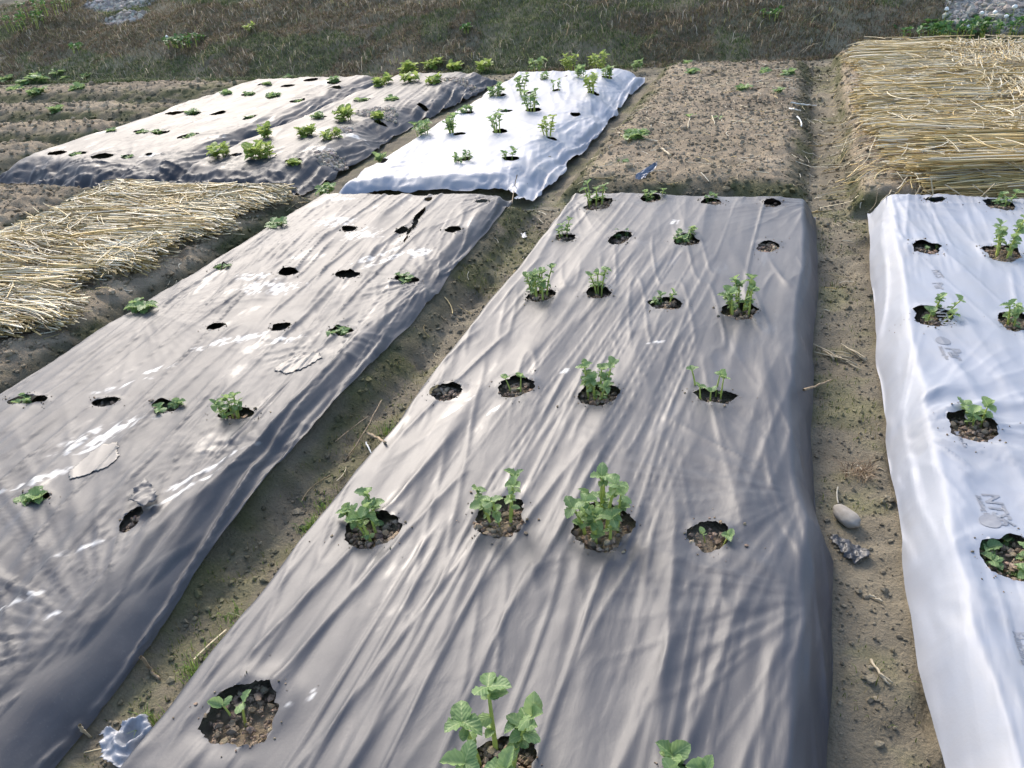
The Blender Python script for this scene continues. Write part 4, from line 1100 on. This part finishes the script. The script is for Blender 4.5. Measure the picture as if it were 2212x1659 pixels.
def sheet(name, poly, zf, mat, label, cat, lift=.0020, crumple=.012, fs=22, n=34, sd=0, parent=None):
    """crumpled piece of film or skin inside a pixel outline, lying on zf(x, y)"""
    z1 = lambda a, b: float(zf(np.array([a]), np.array([b]))[0])
    W_ = np.array([PX(a, b, z1(*PX(a, b, .05)[:2]))[:2] for a, b in poly])
    mn, mx_ = W_.min(0), W_.max(0); X_, Y_ = np.meshgrid(np.linspace(mn[0], mx_[0], n), np.linspace(mn[1], mx_[1], n))
    x_, y_ = X_.ravel(), Y_.ravel(); ins = np.zeros(len(x_), bool); j = len(W_) - 1
    jx = x_ + (mx_[0] - mn[0]) * .05 * (noise(x_ * 90, y_ * 90, sd) - .5); jy = y_ + (mx_[1] - mn[1]) * .05 * (noise(x_ * 90, y_ * 90, sd + 1) - .5)
    for i in range(len(W_)):
        c_ = ((W_[i, 1] > jy) != (W_[j, 1] > jy)); q_ = (W_[j, 0] - W_[i, 0]) * (jy - W_[i, 1]) / (W_[j, 1] - W_[i, 1] + 1e-12) + W_[i, 0]
        ins ^= c_ & (jx < q_); j = i
    zz = zf(x_, y_) + lift + crumple * (1 - np.abs(2 * noise(x_ * fs, y_ * fs * .7, sd + 3) - 1)) + crumple * .5 * noise(x_ * fs * 2.7, y_ * fs * 2.7, sd + 5)
    F = grid_faces(n, n); F = F[ins[F].all(1)]; u = np.unique(F); rm = np.full(len(x_), -1); rm[u] = np.arange(len(u))
    c = W_.mean(0); V = np.stack([x_ - c[0], y_ - c[1], zz], 1)[u]
    o = link(name, mesh_np(name, V, rm[F]), mat, parent); o.location = (c[0], c[1], 0)
    sm = o.modifiers.new('thickness', 'SOLIDIFY'); sm.thickness = .0006
    return tag(o, label, cat) if parent is None else o


sheet('film_scrap', [(226, 1600), (240, 1588), (262, 1590), (285, 1575), (330, 1572), (345, 1600), (310, 1640), (290, 1672), (232, 1668)], ground_z, M['scrap_silver'], 'crumpled silvery film scrap at the bottom edge beside the middle film', 'film scrap', .006, .030, 26, 46, 801)
sheet('film_scrap', [(1786, 1163), (1800, 1160), (1838, 1172), (1862, 1188), (1882, 1209), (1846, 1223), (1822, 1208), (1806, 1188)], ground_z, M['scrap_black'], 'flat crumpled black film scrap in the right furrow', 'film scrap', .004, .010, 60, 40, 811)
p = PX(1403, 394, .075); u_, v_ = np.meshgrid(np.linspace(-1, 1, 14), np.linspace(-1, 1, 26)); u_, v_ = u_.ravel(), v_.ravel()
hw = .034 * np.sqrt(np.clip(1.02 - (v_ + .25) ** 2 / 1.7, .02, 1)) * (1 - .5 * np.clip(v_, 0, 1))
SV = np.stack([u_ * hw + .035 * v_ + .012 * np.sin(v_ * 3), .075 * v_ - .02 + .012 * noise(u_ * 2 + 3, v_ * 4, 823), .030 * v_ + .018 * noise(u_ * 2.5, v_ * 5 + 7, 821) + .012 * np.abs(u_)], 1)
o = link('film_scrap', mesh_np('film_scrap', SV, grid_faces(14, 26)), M['scrap_blue']); o.location = (p[0], p[1] - .05, gz1(p[0], p[1] - .05) + .04)
tag(o, 'blue grey film scrap hanging on the front of the bare bed', 'film scrap')
sheet('film_scrap', [(1124, 506), (1136, 505), (1141, 518), (1128, 519)], ground_z, M['scrap_silver'], 'tiny pale film scrap between the near left and middle films', 'film scrap', .004, .008, 40, 12, 831)
zA = FILMS['A'].z
sheet('mud_puddle', [(148, 1040), (150, 1022), (190, 985), (225, 962), (256, 958), (262, 985), (240, 1008), (200, 1024)], zA, M['mud_skin'], 'flat beige mud puddle on the near left film, close to the bottom', 'mud puddle', .0025, .0005, 10, 40, 841)
sheet('mud_puddle', [(590, 800), (600, 788), (640, 765), (690, 764), (700, 772), (650, 800), (620, 806)], zA, M['mud_skin'], 'flat beige mud puddle on the near left film, by the right slits', 'mud puddle', .0025, .0005, 10, 36, 851)
for i, (px, py, rx, ry, lab) in enumerate([(708, 331, 26, 8, 'nearest sandy mud patch on the far middle film'), (734, 284, 22, 6, 'sandy mud patch right of the second plant row on the far middle film'),
                                           (820, 243, 40, 9, 'largest pale sandy mud patch in the middle of the far middle film'), (992, 172, 34, 4, 'farthest sandy mud patch near the end of the far middle film')]):
    c = H(px, py, rx, ry); r = np.random.default_rng(861 + i); n = 420
    a = r.uniform(0, 6.28, n); q = np.sqrt(r.uniform(0, 1, n)) * (.75 + .5 * noise(np.cos(a) * 2 + i, np.sin(a) * 2, 871))
    X = c['x'] + np.cos(a) * q * c['rx']; Y = c['y'] + np.sin(a) * q * c['ry']; Rr = np.clip(r.lognormal(-4.5, .5, n), .004, .03)
    o = clods('mud_patch', X, Y, FILMS['E'].z(X, Y) - Rr * .2, Rr, clod_cols(n, 881 + i, (.40, .34, .27)), 891 + i); del o['kind']
    tag(o, lab, 'mud patch', 'sandy mud patches on the far middle film')
# a stiff flap of film standing at the lower left slit
sheet('film_flap', [(318, 1040), (350, 1075), (345, 1095), (318, 1112), (280, 1100), (290, 1075)], zA, M['black_film'], None, None, .012, .02, 18, 26, 901, FILMS['A'].obj)


# ------------------------------------------------------------------ grey lettering printed on the white film
def lettering(text, px, py, size, seed=0, turn=0.0):
    cu = bpy.data.curves.new('text', 'FONT'); cu.body = text; cu.size = size; cu.align_x = 'LEFT'; cu.offset = size * .022; cu.resolution_u = 3
    o = bpy.data.objects.new('text', cu); col.objects.link(o)
    dg = bpy.context.evaluated_depsgraph_get(); me = bpy.data.meshes.new_from_object(o.evaluated_get(dg))
    bpy.data.objects.remove(o); bpy.data.curves.remove(cu)
    bm = bmesh.new(); bm.from_mesh(me); bmesh.ops.triangulate(bm, faces=bm.faces)
    for _ in range(2): bmesh.ops.subdivide_edges(bm, edges=[e for e in bm.edges if e.calc_length() > .006], cuts=1); bmesh.ops.triangulate(bm, faces=bm.faces)
    p = PX(px, py); c_, s_ = math.cos(turn), math.sin(turn)
    A = np.array([v.co[:] for v in bm.verts]); X = p[0] + A[:, 1] * c_ + A[:, 0] * s_; Y = p[1] - A[:, 0] * c_ + A[:, 1] * s_
    Z = FILMS['C'].z(X, Y) + .0013
    for v, q in zip(bm.verts, np.stack([X, Y, Z], 1)): v.co = q
    bm.to_mesh(me); bm.free()
    return link('printed_lettering', me, M['print'], FILMS['C'].obj)


def ball_print(px, py, rad):
    p = PX(px, py); V, F = [], []
    for i in range(5):
        for k in range(24):
            a = 2 * math.pi * k / 24; q = rad * i / 4; V.append((p[0] + math.cos(a) * q * .85, p[1] + math.sin(a) * q))
    for i in range(4):
        for k in range(24): F.append((i * 24 + k, i * 24 + (k + 1) % 24, (i + 1) * 24 + (k + 1) % 24, (i + 1) * 24 + k))
    V = np.array(V); Z = FILMS['C'].z(V[:, 0], V[:, 1]) + .0013
    return link('printed_emblem', mesh_np('printed_emblem', np.column_stack([V, Z]), np.array(F)), M['print'], FILMS['C'].obj)


lettering('NTS6', 2120, 1063, .062, turn=.12); lettering('Mulching film', 2106, 1070, .020, turn=.10); ball_print(2138, 1130, .030)
lettering('NTS6', 2016, 672, .055, turn=.12); ball_print(2037, 738, .030); lettering('Par', 2040, 752, .070, turn=.15); lettering('Mulching film', 2026, 750, .018, turn=.15)
lettering('NTS', 2068, 868, .055, turn=.12); lettering('Mulching film', 2062, 930, .018, turn=.12)
lettering('NTS', 2012, 585, .045, turn=.12); lettering('Par', 2013, 612, .055, turn=.15); lettering('Mulching film', 2186, 1362, .026, turn=.08); lettering('NTS6', 2206, 1362, .070, turn=.08)

# pale rubble on the bare spots of the bank
r = np.random.default_rng(951); gx_, gy_ = [], []
for (px, py, rx, ry) in PALE:
    a = r.uniform(0, 6.28, 420); q = np.sqrt(r.uniform(0, 1, 420)); gx_.append(px + np.cos(a) * q * rx); gy_.append(py + np.sin(a) * q * ry)
X = np.concatenate(gx_); Y = np.concatenate(gy_); Rr = np.clip(r.lognormal(-3.9, .55, len(X)), .008, .07)
clods('rubble', X, Y, bank_z(X, Y), Rr, clod_cols(len(X), 952, (.37, .335, .285)), 953, 'pale earth rubble on the bare spots along the top of the bank', 'rubble')

# crumbs of earth thrown on the film round the openings
cx_, cy_, cz_, cr_ = [], [], [], []; r = np.random.default_rng(961)
for k in 'ABC':
    for h in FILMS[k].holes:
        n = 26 if h['rx'] > .03 else 6; a = r.uniform(0, 6.28, n); q = 1.05 + r.exponential(.35, n)
        x = h['x'] + np.cos(a) * q * h['rx']; y = h['y'] + np.sin(a) * q * h['ry']; R1 = np.clip(r.lognormal(-6.3, .5, n), .0009, .006)
        cx_.append(x); cy_.append(y); cz_.append(FILMS[k].z(x, y) + R1 * .4); cr_.append(R1)
X, Y, Z, Rr = map(np.concatenate, (cx_, cy_, cz_, cr_))
clods('film_crumbs', X, Y, Z, Rr, clod_cols(len(X), 962, (.25, .19, .13)), 963, 'tiny soil crumbs scattered on the film around the holes', 'soil crumbs')
